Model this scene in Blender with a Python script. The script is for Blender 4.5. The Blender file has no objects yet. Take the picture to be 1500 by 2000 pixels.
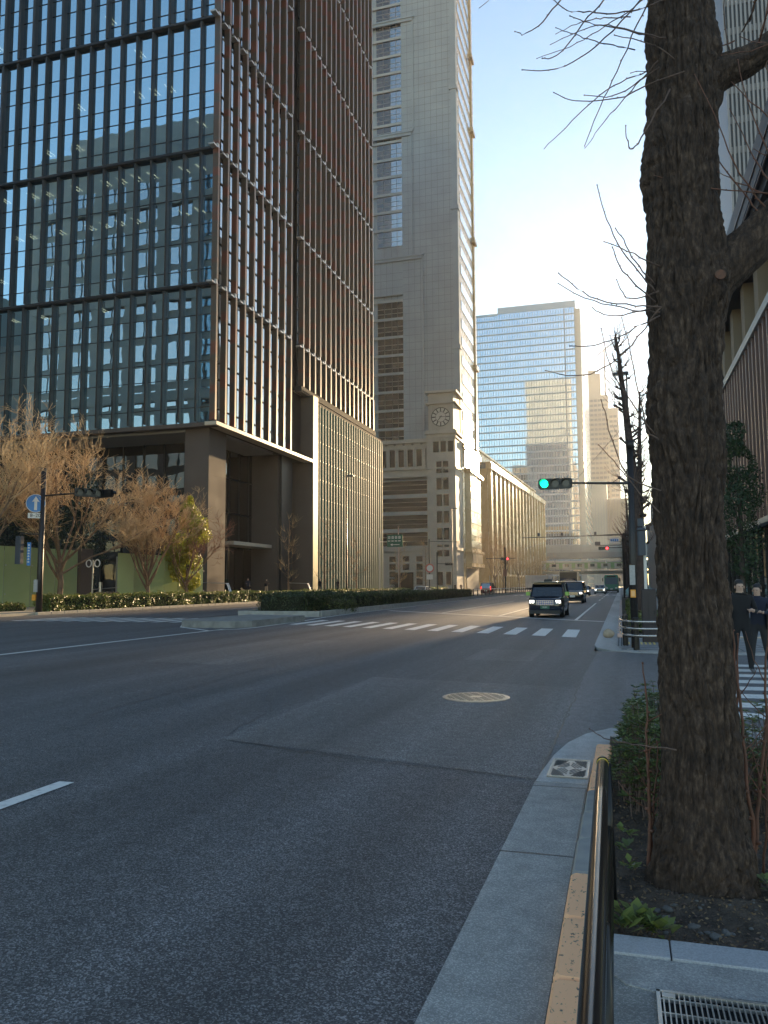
import bpy, math, random
import numpy as np
from mathutils import Vector, Matrix
S = bpy.context.scene
R = math.radians
# ------------------------------------------------------------------ camera, sky, sun, exposure
CAM_H = 1.65
cd = bpy.data.cameras.new('camera'); cam = bpy.data.objects.new('camera', cd)
S.collection.objects.link(cam); S.camera = cam
cd.sensor_fit = 'VERTICAL'; cd.sensor_height = 36; cd.sensor_width = 27
cd.lens = 1551.4 / 2000 * 36
cd.clip_start = 0.05; cd.clip_end = 5000
cam.matrix_world = (Matrix.Translation((0, 0, CAM_H)) @ Matrix.Rotation(R(16.54), 4, 'Z')
                    @ Matrix.Rotation(R(90 + 5.258), 4, 'X') @ Matrix.Rotation(R(-0.327), 4, 'Z'))
SUN_AZ, SUN_EL = 5.0, 9.3            # degrees right of the street axis, degrees up
W = bpy.data.worlds.new('World'); S.world = W; W.use_nodes = True
wn = W.node_tree.nodes; wl = W.node_tree.links
sky = wn.new('ShaderNodeTexSky'); sky.sky_type = 'NISHITA'; sky.sun_disc = False
sky.sun_elevation = R(SUN_EL); sky.sun_rotation = R(SUN_AZ)
sky.air_density = 1.0; sky.dust_density = 0.05; sky.ozone_density = 1.6; sky.altitude = 20
bgn = wn['Background']; bgn.inputs['Strength'].default_value = 0.15
wb = wn.new('ShaderNodeMix'); wb.data_type = 'RGBA'; wb.blend_type = 'MULTIPLY'; wb.inputs[0].default_value = 1
wb.inputs[7].default_value = (1.0, .955, .90, 1)      # white balance of the photograph
wl.new(sky.outputs[0], wb.inputs[6]); wl.new(wb.outputs[2], bgn.inputs[0])
sd = bpy.data.lights.new('sun', 'SUN'); sun = bpy.data.objects.new('sun', sd); S.collection.objects.link(sun)
sd.energy = 5.0; sd.angle = R(0.5); sd.color = (1.0, 0.70, 0.38)
sdir = Vector((math.sin(R(SUN_AZ)) * math.cos(R(SUN_EL)), math.cos(R(SUN_AZ)) * math.cos(R(SUN_EL)), math.sin(R(SUN_EL))))
sun.rotation_euler = sdir.to_track_quat('Z', 'Y').to_euler(); sun.location = (20, -20, 60)
S.view_settings.view_transform = 'Standard'; S.view_settings.look = 'None'
S.view_settings.exposure = 1.34; S.view_settings.gamma = 1; S.view_settings.use_curve_mapping = False
S.cycles.max_bounces = 8; S.cycles.transparent_max_bounces = 12; S.cycles.volume_bounces = 1
S.cycles.caustics_reflective = False; S.cycles.caustics_refractive = False
S.cycles.use_denoising = True; S.cycles.sample_clamp_indirect = 6

HAZE = .00017
# ------------------------------------------------------------------ helpers
rnd = random.Random(7)
def tag(o, label=None, cat=None, group=None, kind=None):
    if label: o['label'] = label
    if cat: o['category'] = cat
    if group: o['group'] = group
    if kind: o['kind'] = kind
    return o
def thing(name, label, cat, loc=(0, 0, 0), rz=0, group=None):
    o = bpy.data.objects.new(name, None); S.collection.objects.link(o)
    o.location = loc; o.rotation_euler = (0, 0, rz); o.empty_display_size = 0.2
    return tag(o, label, cat, group)
def link_mesh(name, me, parent=None, loc=None):
    o = bpy.data.objects.new(name, me); S.collection.objects.link(o)
    if parent is not None: o.parent = parent
    if loc is not None: o.location = loc
    return o
def copy_tree(o, parent=None):
    c = o.copy(); S.collection.objects.link(c)
    if parent is not None: c.parent = parent
    for ch in list(o.children): copy_tree(ch, c)
    return c
def wloc(o):
    v = Vector(o.location)
    while o.parent: o = o.parent; v += Vector(o.location)
    return v
class MB:
    """collects faces and links them as ONE mesh object"""
    def __init__(s): s.v = []; s.f = []; s.m = []; s.c = 0
    def add(s, vs, fs, m=None):
        b = len(s.v); s.v += [tuple(p) for p in vs]
        s.f += [tuple(i + b for i in f) for f in fs]; s.m += [s.c if m is None else m] * len(fs)
    def box(s, x0, x1, y0, y1, z0, z1, m=None):
        s.add([(x0,y0,z0),(x1,y0,z0),(x1,y1,z0),(x0,y1,z0),(x0,y0,z1),(x1,y0,z1),(x1,y1,z1),(x0,y1,z1)],
              [(3,2,1,0),(4,5,6,7),(0,1,5,4),(1,2,6,5),(2,3,7,6),(3,0,4,7)], m)
    def cbox(s, x0, x1, y0, y1, z0, z1, b=0.02, m=None):
        """box with bevelled vertical and top edges"""
        pl = lambda d: [(x0+d+b,y0+d),(x1-d-b,y0+d),(x1-d,y0+d+b),(x1-d,y1-d-b),(x1-d-b,y1-d),(x0+d+b,y1-d),(x0+d,y1-d-b),(x0+d,y0+d+b)]
        vs = [(x,y,z0) for x,y in pl(0)] + [(x,y,z1-b) for x,y in pl(0)] + [(x,y,z1) for x,y in pl(b*.7)]
        fs = [tuple(range(7,-1,-1)), tuple(range(16,24))]
        for k in (0, 8):
            for i in range(8): j=(i+1)%8; fs.append((k+i,k+j,k+8+j,k+8+i))
        s.add(vs, fs, m)
    def obox(s, c, u, hu, hv, z0, z1, m=None):
        """upright box: centre c (x,y), unit direction u, half lengths hu along u and hv across"""
        ux,uy = u; vx,vy = -uy,ux
        P=[(c[0]+a*hu*ux+b*hv*vx, c[1]+a*hu*uy+b*hv*vy) for a,b in((-1,-1),(1,-1),(1,1),(-1,1))]
        s.prism(P, z0, z1, m)
    def prism(s, poly, z0, z1, m=None):
        n=len(poly)
        s.add([(x,y,z0) for x,y in poly]+[(x,y,z1) for x,y in poly],
              [tuple(range(n-1,-1,-1)), tuple(range(n,2*n))]+[(i,(i+1)%n,n+(i+1)%n,n+i) for i in range(n)], m)
    def xprism(s, poly, x0, x1, m=None):
        """polygon in (y,z) extruded along x"""
        n=len(poly)
        s.add([(x0,y,z) for y,z in poly]+[(x1,y,z) for y,z in poly],
              [tuple(range(n)), tuple(range(2*n-1,n-1,-1))]+[(i,n+i,n+(i+1)%n,(i+1)%n) for i in range(n)], m)
    def quad(s, a,b,c,d, m=None): s.add([a,b,c,d],[(0,1,2,3)],m)
    def tube(s, path, rad, n=6, cap=True, m=None):
        P=[Vector(p) for p in path]; k=len(P)
        if not hasattr(rad,'__len__'): rad=[rad]*k
        vs=[];ref=None
        for i in range(k):
            t=(P[min(i+1,k-1)]-P[max(i-1,0)])
            if t.length<1e-9: t=Vector((0,0,1))
            t.normalize()
            if ref is None: ref=Vector((1,0,0)) if abs(t.x)<.8 else Vector((0,1,0))
            a=t.cross(ref); a.normalize(); b=t.cross(a); ref=-b if False else b.cross(t)*-1
            ref=Vector((1,0,0)) if abs(t.x)<.8 else Vector((0,1,0))
            for j in range(n):
                w=2*math.pi*j/n; p=P[i]+(a*math.cos(w)+b*math.sin(w))*rad[i]; vs.append((p.x,p.y,p.z))
        fs=[]
        for i in range(k-1):
            for j in range(n):
                q=(j+1)%n; fs.append((i*n+j,i*n+q,(i+1)*n+q,(i+1)*n+j))
        if cap: fs+= [tuple(range(n-1,-1,-1)), tuple(range((k-1)*n,k*n))]
        s.add(vs,fs,m)
    def cyl(s, c, r, z0, z1, n=16, r1=None, m=None):
        s.tube([(c[0],c[1],z0),(c[0],c[1],z1)],[r,r if r1 is None else r1],n,True,m)
    def disc(s, c, nrm, r, th, n=24, m=None):
        c=Vector(c); nrm=Vector(nrm).normalized(); s.tube([c-nrm*th/2,c+nrm*th/2],r,n,True,m)
    def ell(s, c, rx, ry, rz, n=12, k=8, m=None):
        vs=[];fs=[]
        for i in range(k+1):
            t=math.pi*i/k
            for j in range(n):
                w=2*math.pi*j/n; vs.append((c[0]+rx*math.sin(t)*math.cos(w),c[1]+ry*math.sin(t)*math.sin(w),c[2]+rz*math.cos(t)))
        for i in range(k):
            for j in range(n): q=(j+1)%n; fs.append((i*n+j,(i+1)*n+j,(i+1)*n+q,i*n+q))
        s.add(vs,fs,m)
    def build(s, name, mats, parent=None, loc=None, smooth=False, local=False):
        o0 = Vector((0,0,0))
        if parent is not None and not local: o0 = wloc(parent)
        if loc is not None: o0 = o0 + Vector(loc) if parent is not None and local else Vector(loc)
        me=bpy.data.meshes.new(name)
        vs=s.v if o0.length==0 else [(x-o0.x,y-o0.y,z-o0.z) for x,y,z in s.v]
        me.from_pydata(vs,[],s.f)
        if not isinstance(mats,(list,tuple)): mats=[mats]
        for q in mats: me.materials.append(q)
        me.polygons.foreach_set('material_index', s.m)
        if smooth: me.polygons.foreach_set('use_smooth',[True]*len(s.f))
        me.validate(); me.update()
        return link_mesh(name, me, parent, loc if parent is None else None)
def smooth_by_angle(o, deg=40):
    me=o.data; me.polygons.foreach_set('use_smooth',[True]*len(me.polygons))
    try: me.set_sharp_from_angle(angle=R(deg))
    except Exception: pass
    return o
def np_mesh(name, V, F, mats, parent=None, mi=None, smooth=False, off=(0,0,0)):
    V=np.asarray(V,np.float32)-np.asarray(off,np.float32); F=np.asarray(F,np.int32)
    me=bpy.data.meshes.new(name); k=F.shape[1]
    me.vertices.add(len(V)); me.vertices.foreach_set('co',V.ravel())
    me.loops.add(F.size); me.loops.foreach_set('vertex_index',F.ravel())
    me.polygons.add(len(F)); me.polygons.foreach_set('loop_start',np.arange(0,F.size,k,dtype=np.int32))
    if not isinstance(mats,(list,tuple)): mats=[mats]
    for q in mats: me.materials.append(q)
    if mi is not None: me.polygons.foreach_set('material_index',np.asarray(mi,np.int32))
    if smooth: me.polygons.foreach_set('use_smooth',np.ones(len(F),bool))
    me.update(calc_edges=True); me.validate()
    return link_mesh(name, me, parent)
def vnoise(P, seed=0):
    """smooth value noise in 0..1, P is (N,3)"""
    P=np.asarray(P,np.float64); I=np.floor(P).astype(np.int64); f=P-I; f=f*f*(3-2*f); out=0
    for dx in(0,1):
        for dy in(0,1):
            for dz in(0,1):
                n=(I[:,0]+dx)*374761393+(I[:,1]+dy)*668265263+(I[:,2]+dz)*2147483647+seed*974711
                n=(n^(n>>13))*1274126177; n=n^(n>>16); h=(n&0xffff)/65535.
                out=out+h*np.where(dx,f[:,0],1-f[:,0])*np.where(dy,f[:,1],1-f[:,1])*np.where(dz,f[:,2],1-f[:,2])
    return out
def leaves(C, N, L, Wd, rs):
    """rhombic leaf quads: centres C, rough normals N (random tilt added), length L, width Wd"""
    n=len(C); N=N+rs.normal(0,.55,(n,3)); N/=np.linalg.norm(N,axis=1)[:,None]+1e-9
    t=rs.normal(0,1,(n,3)); t-=N*(t*N).sum(1)[:,None]; t/=np.linalg.norm(t,axis=1)[:,None]+1e-9
    b=np.cross(N,t); l=(L*rs.uniform(.7,1.3,n))[:,None]; w=(Wd*rs.uniform(.7,1.3,n))[:,None]
    V=np.stack([C-t*l*.5, C+b*w*.5+t*l*.05+N*l*.06, C+t*l*.5, C-b*w*.5+t*l*.05+N*l*.06],1).reshape(-1,3)
    return V, np.arange(n*4).reshape(-1,4)
def text_polys(body, size, th=0.004):
    cu=bpy.data.curves.new('t','FONT'); cu.body=body; cu.size=size; cu.align_x='CENTER'; cu.align_y='CENTER'
    cu.extrude=th; cu.resolution_u=3
    o=bpy.data.objects.new('t',cu); S.collection.objects.link(o)
    dg=bpy.context.evaluated_depsgraph_get(); me=o.evaluated_get(dg).to_mesh()
    vs=[tuple(v.co) for v in me.vertices]; fs=[tuple(p.vertices) for p in me.polygons]
    o.evaluated_get(dg).to_mesh_clear(); bpy.data.objects.remove(o); bpy.data.curves.remove(cu)
    return vs, fs
# ------------------------------------------------------------------ materials
MATS={}
def nodes(name):
    m=bpy.data.materials.new(name); m.use_nodes=True; return m, m.node_tree.nodes, m.node_tree.links
def M(name, col, rough=.6, metal=0, col2=None, sc=6, det=4, bump=0, bsc=None, bd=.02, spec=.5, thr=(.35,.65), stretch=(1,1,1), emit=None, es=0, rvar=0, trans=0, perobj=0):
    if name in MATS: return MATS[name]
    m,n,l=nodes(name); p=n['Principled BSDF']
    p.inputs['Base Color'].default_value=(*col,1); p.inputs['Roughness'].default_value=rough; p.inputs['Metallic'].default_value=metal
    p.inputs['Specular IOR Level'].default_value=spec
    if trans: p.inputs['Transmission Weight'].default_value=trans
    if emit: p.inputs['Emission Color'].default_value=(*emit,1); p.inputs['Emission Strength'].default_value=es
    if col2 or bump or rvar or perobj:
        tc=n.new('ShaderNodeTexCoord'); mp=n.new('ShaderNodeMapping'); l.new(tc.outputs['Object'],mp.inputs[0]); mp.inputs['Scale'].default_value=stretch
    src=None
    if col2:
        t=n.new('ShaderNodeTexNoise'); t.inputs['Scale'].default_value=sc; t.inputs['Detail'].default_value=det; l.new(mp.outputs[0],t.inputs[0])
        r=n.new('ShaderNodeMapRange'); r.inputs[1].default_value=thr[0]; r.inputs[2].default_value=thr[1]; l.new(t.outputs[0],r.inputs[0])
        x=n.new('ShaderNodeMix'); x.data_type='RGBA'; x.inputs[6].default_value=(*col,1); x.inputs[7].default_value=(*col2,1)
        l.new(r.outputs[0],x.inputs[0]); src=x.outputs[2]
        if rvar:
            q=n.new('ShaderNodeMapRange'); q.inputs[3].default_value=max(0,rough-rvar); q.inputs[4].default_value=min(1,rough+rvar); l.new(t.outputs[0],q.inputs[0]); l.new(q.outputs[0],p.inputs['Roughness'])
    if perobj:
        oi=n.new('ShaderNodeObjectInfo'); h=n.new('ShaderNodeHueSaturation')
        q=n.new('ShaderNodeMapRange'); q.inputs[3].default_value=1-perobj; q.inputs[4].default_value=1+perobj; l.new(oi.outputs['Random'],q.inputs[0]); l.new(q.outputs[0],h.inputs['Value'])
        if src: l.new(src,h.inputs['Color'])
        else: h.inputs['Color'].default_value=(*col,1)
        src=h.outputs[0]
    if src: l.new(src,p.inputs['Base Color'])
    if bump:
        t=n.new('ShaderNodeTexNoise'); t.inputs['Scale'].default_value=bsc or sc*3; t.inputs['Detail'].default_value=3; l.new(mp.outputs[0],t.inputs[0])
        b=n.new('ShaderNodeBump'); b.inputs['Strength'].default_value=bump; b.inputs['Distance'].default_value=bd; l.new(t.outputs[0],b.inputs['Height']); l.new(b.outputs[0],p.inputs['Normal'])
    MATS[name]=m; return m
def asphalt(name, c0, c1, c2, sc=95, tyre=0):
    m,n,l=nodes(name); p=n['Principled BSDF']; p.inputs['Roughness'].default_value=.64
    tc=n.new('ShaderNodeTexCoord')
    v=n.new('ShaderNodeTexVoronoi'); v.inputs['Scale'].default_value=sc; l.new(tc.outputs['Object'],v.inputs[0])
    cr=n.new('ShaderNodeValToRGB'); e=cr.color_ramp.elements; e[0].color=(*c0,1); e[1].color=(*c2,1); e[0].position=.12; e[1].position=.96
    x=e.new(.62); x.color=(*c1,1)
    sp=n.new('ShaderNodeSeparateColor'); l.new(v.outputs['Color'],sp.inputs[0]); l.new(sp.outputs[0],cr.inputs[0])
    t=n.new('ShaderNodeTexNoise'); t.inputs['Scale'].default_value=.5; t.inputs['Detail'].default_value=6
    mp=n.new('ShaderNodeMapping'); mp.inputs['Scale'].default_value=(1.6,.22,1); l.new(tc.outputs['Object'],mp.inputs[0]); l.new(mp.outputs[0],t.inputs[0])
    q=n.new('ShaderNodeMapRange'); q.inputs[1].default_value=.3; q.inputs[2].default_value=.7; q.inputs[3].default_value=.78; q.inputs[4].default_value=1.2; l.new(t.outputs[0],q.inputs[0])
    t2=n.new('ShaderNodeTexNoise'); t2.inputs['Scale'].default_value=7; t2.inputs['Detail'].default_value=5; l.new(tc.outputs['Object'],t2.inputs[0])
    q2=n.new('ShaderNodeMapRange'); q2.inputs[1].default_value=.3; q2.inputs[2].default_value=.7; q2.inputs[3].default_value=.85; q2.inputs[4].default_value=1.15; l.new(t2.outputs[0],q2.inputs[0])
    t3=n.new('ShaderNodeTexNoise'); t3.inputs['Scale'].default_value=1; t3.inputs['Detail'].default_value=3; mp3=n.new('ShaderNodeMapping'); mp3.inputs['Scale'].default_value=(1.1,.03,1); l.new(tc.outputs['Object'],mp3.inputs[0]); l.new(mp3.outputs[0],t3.inputs[0])
    q3=n.new('ShaderNodeMapRange'); q3.inputs[1].default_value=.3; q3.inputs[2].default_value=.7; q3.inputs[3].default_value=.72; q3.inputs[4].default_value=1.28; l.new(t3.outputs[0],q3.inputs[0])
    m0=n.new('ShaderNodeMath'); m0.operation='MULTIPLY'; l.new(q.outputs[0],m0.inputs[0]); l.new(q3.outputs[0],m0.inputs[1])
    mm=n.new('ShaderNodeMath'); mm.operation='MULTIPLY'; l.new(m0.outputs[0],mm.inputs[0]); l.new(q2.outputs[0],mm.inputs[1])
    h=n.new('ShaderNodeHueSaturation'); l.new(cr.outputs[0],h.inputs['Color']); l.new(mm.outputs[0],h.inputs['Value']); l.new(h.outputs[0],p.inputs['Base Color'])
    b=n.new('ShaderNodeBump'); b.inputs['Strength'].default_value=.55; b.inputs['Distance'].default_value=.006; l.new(v.outputs['Distance'],b.inputs['Height']); l.new(b.outputs[0],p.inputs['Normal'])
    MATS[name]=m; return m
def glass_mat(name, tint, refl=.35, tr=.3, wav=.0, wsc=.35, rough=.02, dark=(.01,.012,.012), rcol=(1,1,1), straight=True):
    """coated window glass: part mirror, part see-through, slightly wavy panes"""
    m,n,l=nodes(name); n.remove(n['Principled BSDF']); out=n['Material Output']
    g=n.new('ShaderNodeBsdfGlossy'); g.inputs['Roughness'].default_value=rough; g.inputs['Color'].default_value=(*rcol,1)
    if straight: t=n.new('ShaderNodeBsdfTransparent'); t.inputs['Color'].default_value=(*tint,1)
    else: t=n.new('ShaderNodeBsdfDiffuse'); t.inputs['Color'].default_value=(*dark,1)
    f=n.new('ShaderNodeFresnel'); f.inputs['IOR'].default_value=1.55
    a=n.new('ShaderNodeMath'); a.operation='MULTIPLY_ADD'; a.inputs[1].default_value=1-refl; a.inputs[2].default_value=refl; l.new(f.outputs[0],a.inputs[0])
    x=n.new('ShaderNodeMixShader'); l.new(a.outputs[0],x.inputs[0]); l.new(t.outputs[0],x.inputs[1]); l.new(g.outputs[0],x.inputs[2]); l.new(x.outputs[0],out.inputs[0])
    if wav:
        tc=n.new('ShaderNodeTexCoord'); w=n.new('ShaderNodeTexNoise'); w.inputs['Scale'].default_value=wsc; w.inputs['Detail'].default_value=1.5; l.new(tc.outputs['Object'],w.inputs[0])
        b=n.new('ShaderNodeBump'); b.inputs['Strength'].default_value=1; b.inputs['Distance'].default_value=wav; l.new(w.outputs[0],b.inputs['Height'])
        l.new(b.outputs[0],g.inputs['Normal'])
    MATS[name]=m; return m
def leaf_mat(name, c1, c2, sc=3, tr=.35, rough=.45):
    m,n,l=nodes(name); p=n['Principled BSDF']; p.inputs['Roughness'].default_value=rough
    tc=n.new('ShaderNodeTexCoord'); t=n.new('ShaderNodeTexNoise'); t.inputs['Scale'].default_value=sc; t.inputs['Detail'].default_value=5; l.new(tc.outputs['Object'],t.inputs[0])
    r=n.new('ShaderNodeMapRange'); r.inputs[1].default_value=.35; r.inputs[2].default_value=.65; l.new(t.outputs[0],r.inputs[0])
    x=n.new('ShaderNodeMix'); x.data_type='RGBA'; x.inputs[6].default_value=(*c1,1); x.inputs[7].default_value=(*c2,1); l.new(r.outputs[0],x.inputs[0]); l.new(x.outputs[2],p.inputs['Base Color'])
    d=n.new('ShaderNodeBsdfTranslucent'); l.new(x.outputs[2],d.inputs['Color'])
    ms=n.new('ShaderNodeMixShader'); ms.inputs[0].default_value=tr; l.new(p.outputs[0],ms.inputs[1]); l.new(d.outputs[0],ms.inputs[2]); l.new(ms.outputs[0],n['Material Output'].inputs[0])
    MATS[name]=m; return m
# ------------------------------------------------------------------ setting: ground, road, pavements
asphalt('asphalt',(.034,.034,.037),(.076,.077,.084),(.24,.24,.25),135)
asphalt('asphalt_old',(.060,.060,.062),(.108,.108,.112),(.27,.27,.275),125)
asphalt('asphalt_side',(.09,.092,.10),(.13,.133,.142),(.22,.22,.23),110)
M('paint',(.74,.74,.72),.6,col2=(.46,.46,.46),sc=14,det=9,thr=(.52,.72),bump=.15,bsc=60,bd=.004)
asphalt('concrete',(.25,.255,.25),(.30,.305,.30),(.48,.48,.47),170)
asphalt('concrete_pale',(.33,.33,.33),(.41,.41,.41),(.54,.54,.53),150)
M('kerb_stone',(.27,.275,.27),.8,col2=(.36,.35,.33),sc=6,det=8,bump=.3,bsc=90,bd=.004)
M('kerb_orange',(1.0,.54,.29),.65,col2=(.13,.10,.08),sc=62,det=10,thr=(.60,.68),bump=.4,bsc=60,bd=.004,stretch=(1,.55,1))
M('kerb_pink',(.80,.55,.45),.7,col2=(.62,.42,.34),sc=9)
M('granite',(.44,.46,.49),.6,col2=(.32,.33,.36),sc=130,det=3,bump=.1,bsc=140,bd=.002)
M('paving',(.32,.32,.32),.75,col2=(.25,.25,.255),sc=3,det=8,bump=.2,bsc=70,bd=.004)
M('paving_tan',(.62,.52,.39),.7,col2=(.52,.44,.34),sc=2,det=8,bump=.2,bsc=40,bd=.004)
M('soil',(.12,.088,.064),.95,col2=(.05,.037,.028),sc=9,det=10,bump=1,bsc=45,bd=.03)
M('joint',(.03,.03,.03),.9)
M('tar',(.02,.02,.022),.5)
def struct(name, mb, mat, smooth=False): return tag(mb.build(name,mat,smooth=smooth), kind='structure')
def strip(mb, pts, w, z=.008, side=0):
    """flat painted line of width w along a ground polyline"""
    P=[Vector((x,y)) for x,y in pts]; L=[];Rr=[]
    for i,p in enumerate(P):
        t=(P[min(i+1,len(P)-1)]-P[max(i-1,0)]).normalized(); nn=Vector((-t.y,t.x))
        L.append(p+nn*w/2); Rr.append(p-nn*w/2)
    n=len(P); mb.add([(p.x,p.y,z) for p in L]+[(p.x,p.y,z) for p in Rr],[(n+i,n+i+1,i+1,i) for i in range(n-1)])
g=MB(); g.quad((-1500,-600,-.25),(1500,-600,-.25),(1500,2600,-.25),(-1500,2600,-.25)); struct('ground',g,MATS['asphalt_side'])
g=MB(); g.quad((-33.2,-80,0),(-.70,-80,0),(-.72,700,0),(-33.2,700,0))
g.quad((-.70,9.2,0),(60,9.2,0),(60,20.4,0),(-.70,20.4,0))
g.quad((-150,130,-.002),(-33.2,130,-.002),(-33.2,172,-.002),(-150,172,-.002))
g.quad((-.72,100,-.002),(120,100,-.002),(120,118,-.002),(-.72,118,-.002))
struct('road',g,MATS['asphalt'])
g=MB(); g.quad((-4.2,7.9,.004),(-.72,7.0,.004),(-.72,13.2,.004),(-4.34,13.9,.004)); g.quad((-10.2,15.5,.004),(-7.9,15.2,.004),(-7.9,22.5,.004),(-10.3,22.9,.004)); g.quad((-13.2,5.0,.004),(-9.6,4.8,.004),(-9.8,9.5,.004),(-13.3,9.9,.004)); g.quad((-3.4,17.5,.004),(-1.9,17.4,.004),(-1.9,20.4,.004),(-3.4,20.5,.004)); struct('road_patch',g,MATS['asphalt_old'])
g=MB(); g.add([(-.70,7.6,.003),(-.60,8.6,.003),(-.25,9.55,.003),(.3,10.1,.003),(60,10.2,.003),(60,20.2,.003),(-.6,20.4,.003),(-.72,14,.003)],[tuple(range(8))]); struct('side_road_surface',g,MATS['asphalt_side'])
g=MB()
rs=random.Random(3)
def crack(pts,w=.016):
    P=[]
    for (x0,y0),(x1,y1) in zip(pts[:-1],pts[1:]):
        k=max(2,int(math.hypot(x1-x0,y1-y0)/.12))
        for i in range(k): t=i/k; P.append((x0+(x1-x0)*t+rs.gauss(0,.012),y0+(y1-y0)*t+rs.gauss(0,.012)))
    strip(g,P,w,.0065)
crack([(-.72,13.2),(-2.6,13.6),(-4.34,13.9)],.03); crack([(-.72,7.0),(-2.6,7.35),(-4.2,7.9)],.014); crack([(-.72,6.4),(-.72,9.3),(-.7,12),(-.73,20.3)],.022)
crack([(-6.6,8.6),(-6.74,11),(-6.9,13.3),(-7.1,17.5)],.013); crack([(-6.12,12.4),(-5.5,12.5),(-4.78,12.24),(-4.6,11.2)],.011); crack([(-5.2,11.2),(-4.5,9.9),(-4.34,8.6),(-4.2,8.0)],.008); crack([(-2.6,6.4),(-2.5,6.6),(-2.2,6.45)],.01); 
struct('road_crack',g,MATS['tar'])
# painted markings
g=MB()
strip(g,[(-14.6,-60),(-14.62,14),(-14.62,27.6)],.17)
strip(g,[(-14.62,26.5),(-15.6,27.4),(-17.0,28.6),(-17.9,30.2),(-17.6,31.4)],.16)
strip(g,[(-14.7,26.8),(-14.1,27.7),(-13.95,28.9),(-14.2,34),(-14.8,39),(-15.1,44),(-15.9,75),(-16.4,94),(-16.6,200)],.16)
for k in range(-6,1): strip(g,[(-4.55,4.9+.95+k*10),(-4.55,k*10+.85)],.15)
for k in range(4): strip(g,[(-4.55-3.3*k*0-6.6,26-50-k*10),(-11.15,31-50-k*10)],.15)
strip(g,[(-14.4,49.6),(-8,43.3),(-2.6,37.9),(-.76,36.3)],.34)
for x,y0 in((-2.05,37.6),(-6.2,42.0),(-10.1,45.8)):
    strip(g,[(x,y0),(x-.08,y0+33)],.14)
    for k in range(1,14): strip(g,[(x-.1,y0+33+k*11),(x-.1,y0+38+k*11)],.14)
for k in range(13):
    x=-1.62-.985*k; y=25.55+.495*k
    g.quad((x-.225,y+.11,.0085),(x+.225,y-.11,.0085),(x+.15,y+4.1,.0085),(x-.30,y+4.32,.0085))
for k in range(11):
    x=-28.6+.98*k; g.quad((x-.22,32.4,.0085),(x+.22,32.4,.0085),(x+.22,36.7,.0085),(x-.22,36.7,.0085))
for k in range(8):
    y=10.7+.93*k; g.quad((1.0,y,.0085),(5.2,y,.0085),(5.2,y+.46,.0085),(1.0,y+.46,.0085))
strip(g,[(-19.5,41.5),(-19.8,70)],.14)
for x in(-23.2,-27.0):
    for k in range(12): strip(g,[(x,52+k*12),(x-.05,57+k*12)],.14)
for k in range(16): g.quad((-15.5+.95*k,119,.0085),(-15.05+.95*k,119,.0085),(-15.05+.95*k,123,.0085),(-15.5+.95*k,123,.0085))
struct('road_marking',g,MATS['paint'])
# gutter apron and kerb along the near pavement
g=MB()
def apron(ys,x0=-.72,x1=-.315):
    for a,b in zip(ys[:-1],ys[1:]): g.prism([(-.735-.0145*(7-a),a+.008),(x1,a+.008),(x1,b-.008),(-.735-.0145*(7-b),b-.008)],-.1,.018)
apron([-12,-10,-8,-6,-4,-2,-.9,1.1,2.95,5.05,6.72])
g.box(-.742,-.315,6.728,6.86,-.1,.016)
struct('gutter',g,MATS['concrete'])
g=MB()
for y in(-4,-2,-.9,1.1,2.95,5.05): strip(g,[(-.745-.0145*(7-y),y),(-.55,y+.006),(-.317,y-.004)],.02,.0195)
strip(g,[(-.74,6.72),(-.317,6.722)],.016,.0195); strip(g,[(-.325,-12),(-.322,3),(-.32,6.7)],.012,.0192)
struct('gutter_joint',g,MATS['tar'])
g=MB(); C=[(-.315,6.868)]
C+=[(-.735,6.868),(-.72,7.25),(-.67,7.95),(-.58,8.6),(-.42,9.15),(-.15,9.6),(.25,9.85),(.8,9.95),(14,10.0),(14,9.2),(.9,9.15),(.42,9.0),(.1,8.7),(-.06,8.3),(-.12,7.95),(-.29,7.9)]
g.prism(C[::-1],-.1,.018); struct('corner_apron',g,MATS['concrete_pale'])
g=MB(); g2=MB()
for i in range(32):
    y0=-10.45+.6*i
    if y0>7.6: break
    orange = not (4.45<=y0<6.0) and not (-3.2<y0<-.6)
    (g2 if orange else g).cbox(-.31+.008*max(0,(y0-4))*1.0*1,-.165+.008*max(0,(y0-4)),y0+.004,y0+.596,-.1,.105,.018)
struct('kerb',g,MATS['kerb_stone']); struct('kerb_painted',g2,MATS['kerb_orange'])
# near pavement and planting bed
g=MB(); g.box(-.155,14,-15,3.62,-.2,.095); struct('pavement',g,MATS['concrete'])
g=MB(); g.box(1.55,14,3.62,9.15,-.2,.094); g.box(.25,1.55,8.75,9.14,-.2,.094); struct('pavement_slabs',g,MATS['paving'])
g=MB()
for i in range(6): g.cbox(-.152 if i==0 else -.157+i*.61-.30,.447+i*.61-.30,3.622,3.80,-.1,.112,.004)
struct('bed_edging',g,MATS['granite'])
g=MB(); P=[(-.10,3.622),(-.13,3.54),(-.085,3.50),(-.10,3.455),(-.06,3.42),(-.03,3.375),(.02,3.36),(.07,3.345),(.13,3.352),(.30,3.37),(.46,3.375),(1.0,3.41),(2,3.43),(2,3.622)]
g.prism(P,.08,.101); struct('pavement_repair',g,MATS['concrete_pale'])
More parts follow.
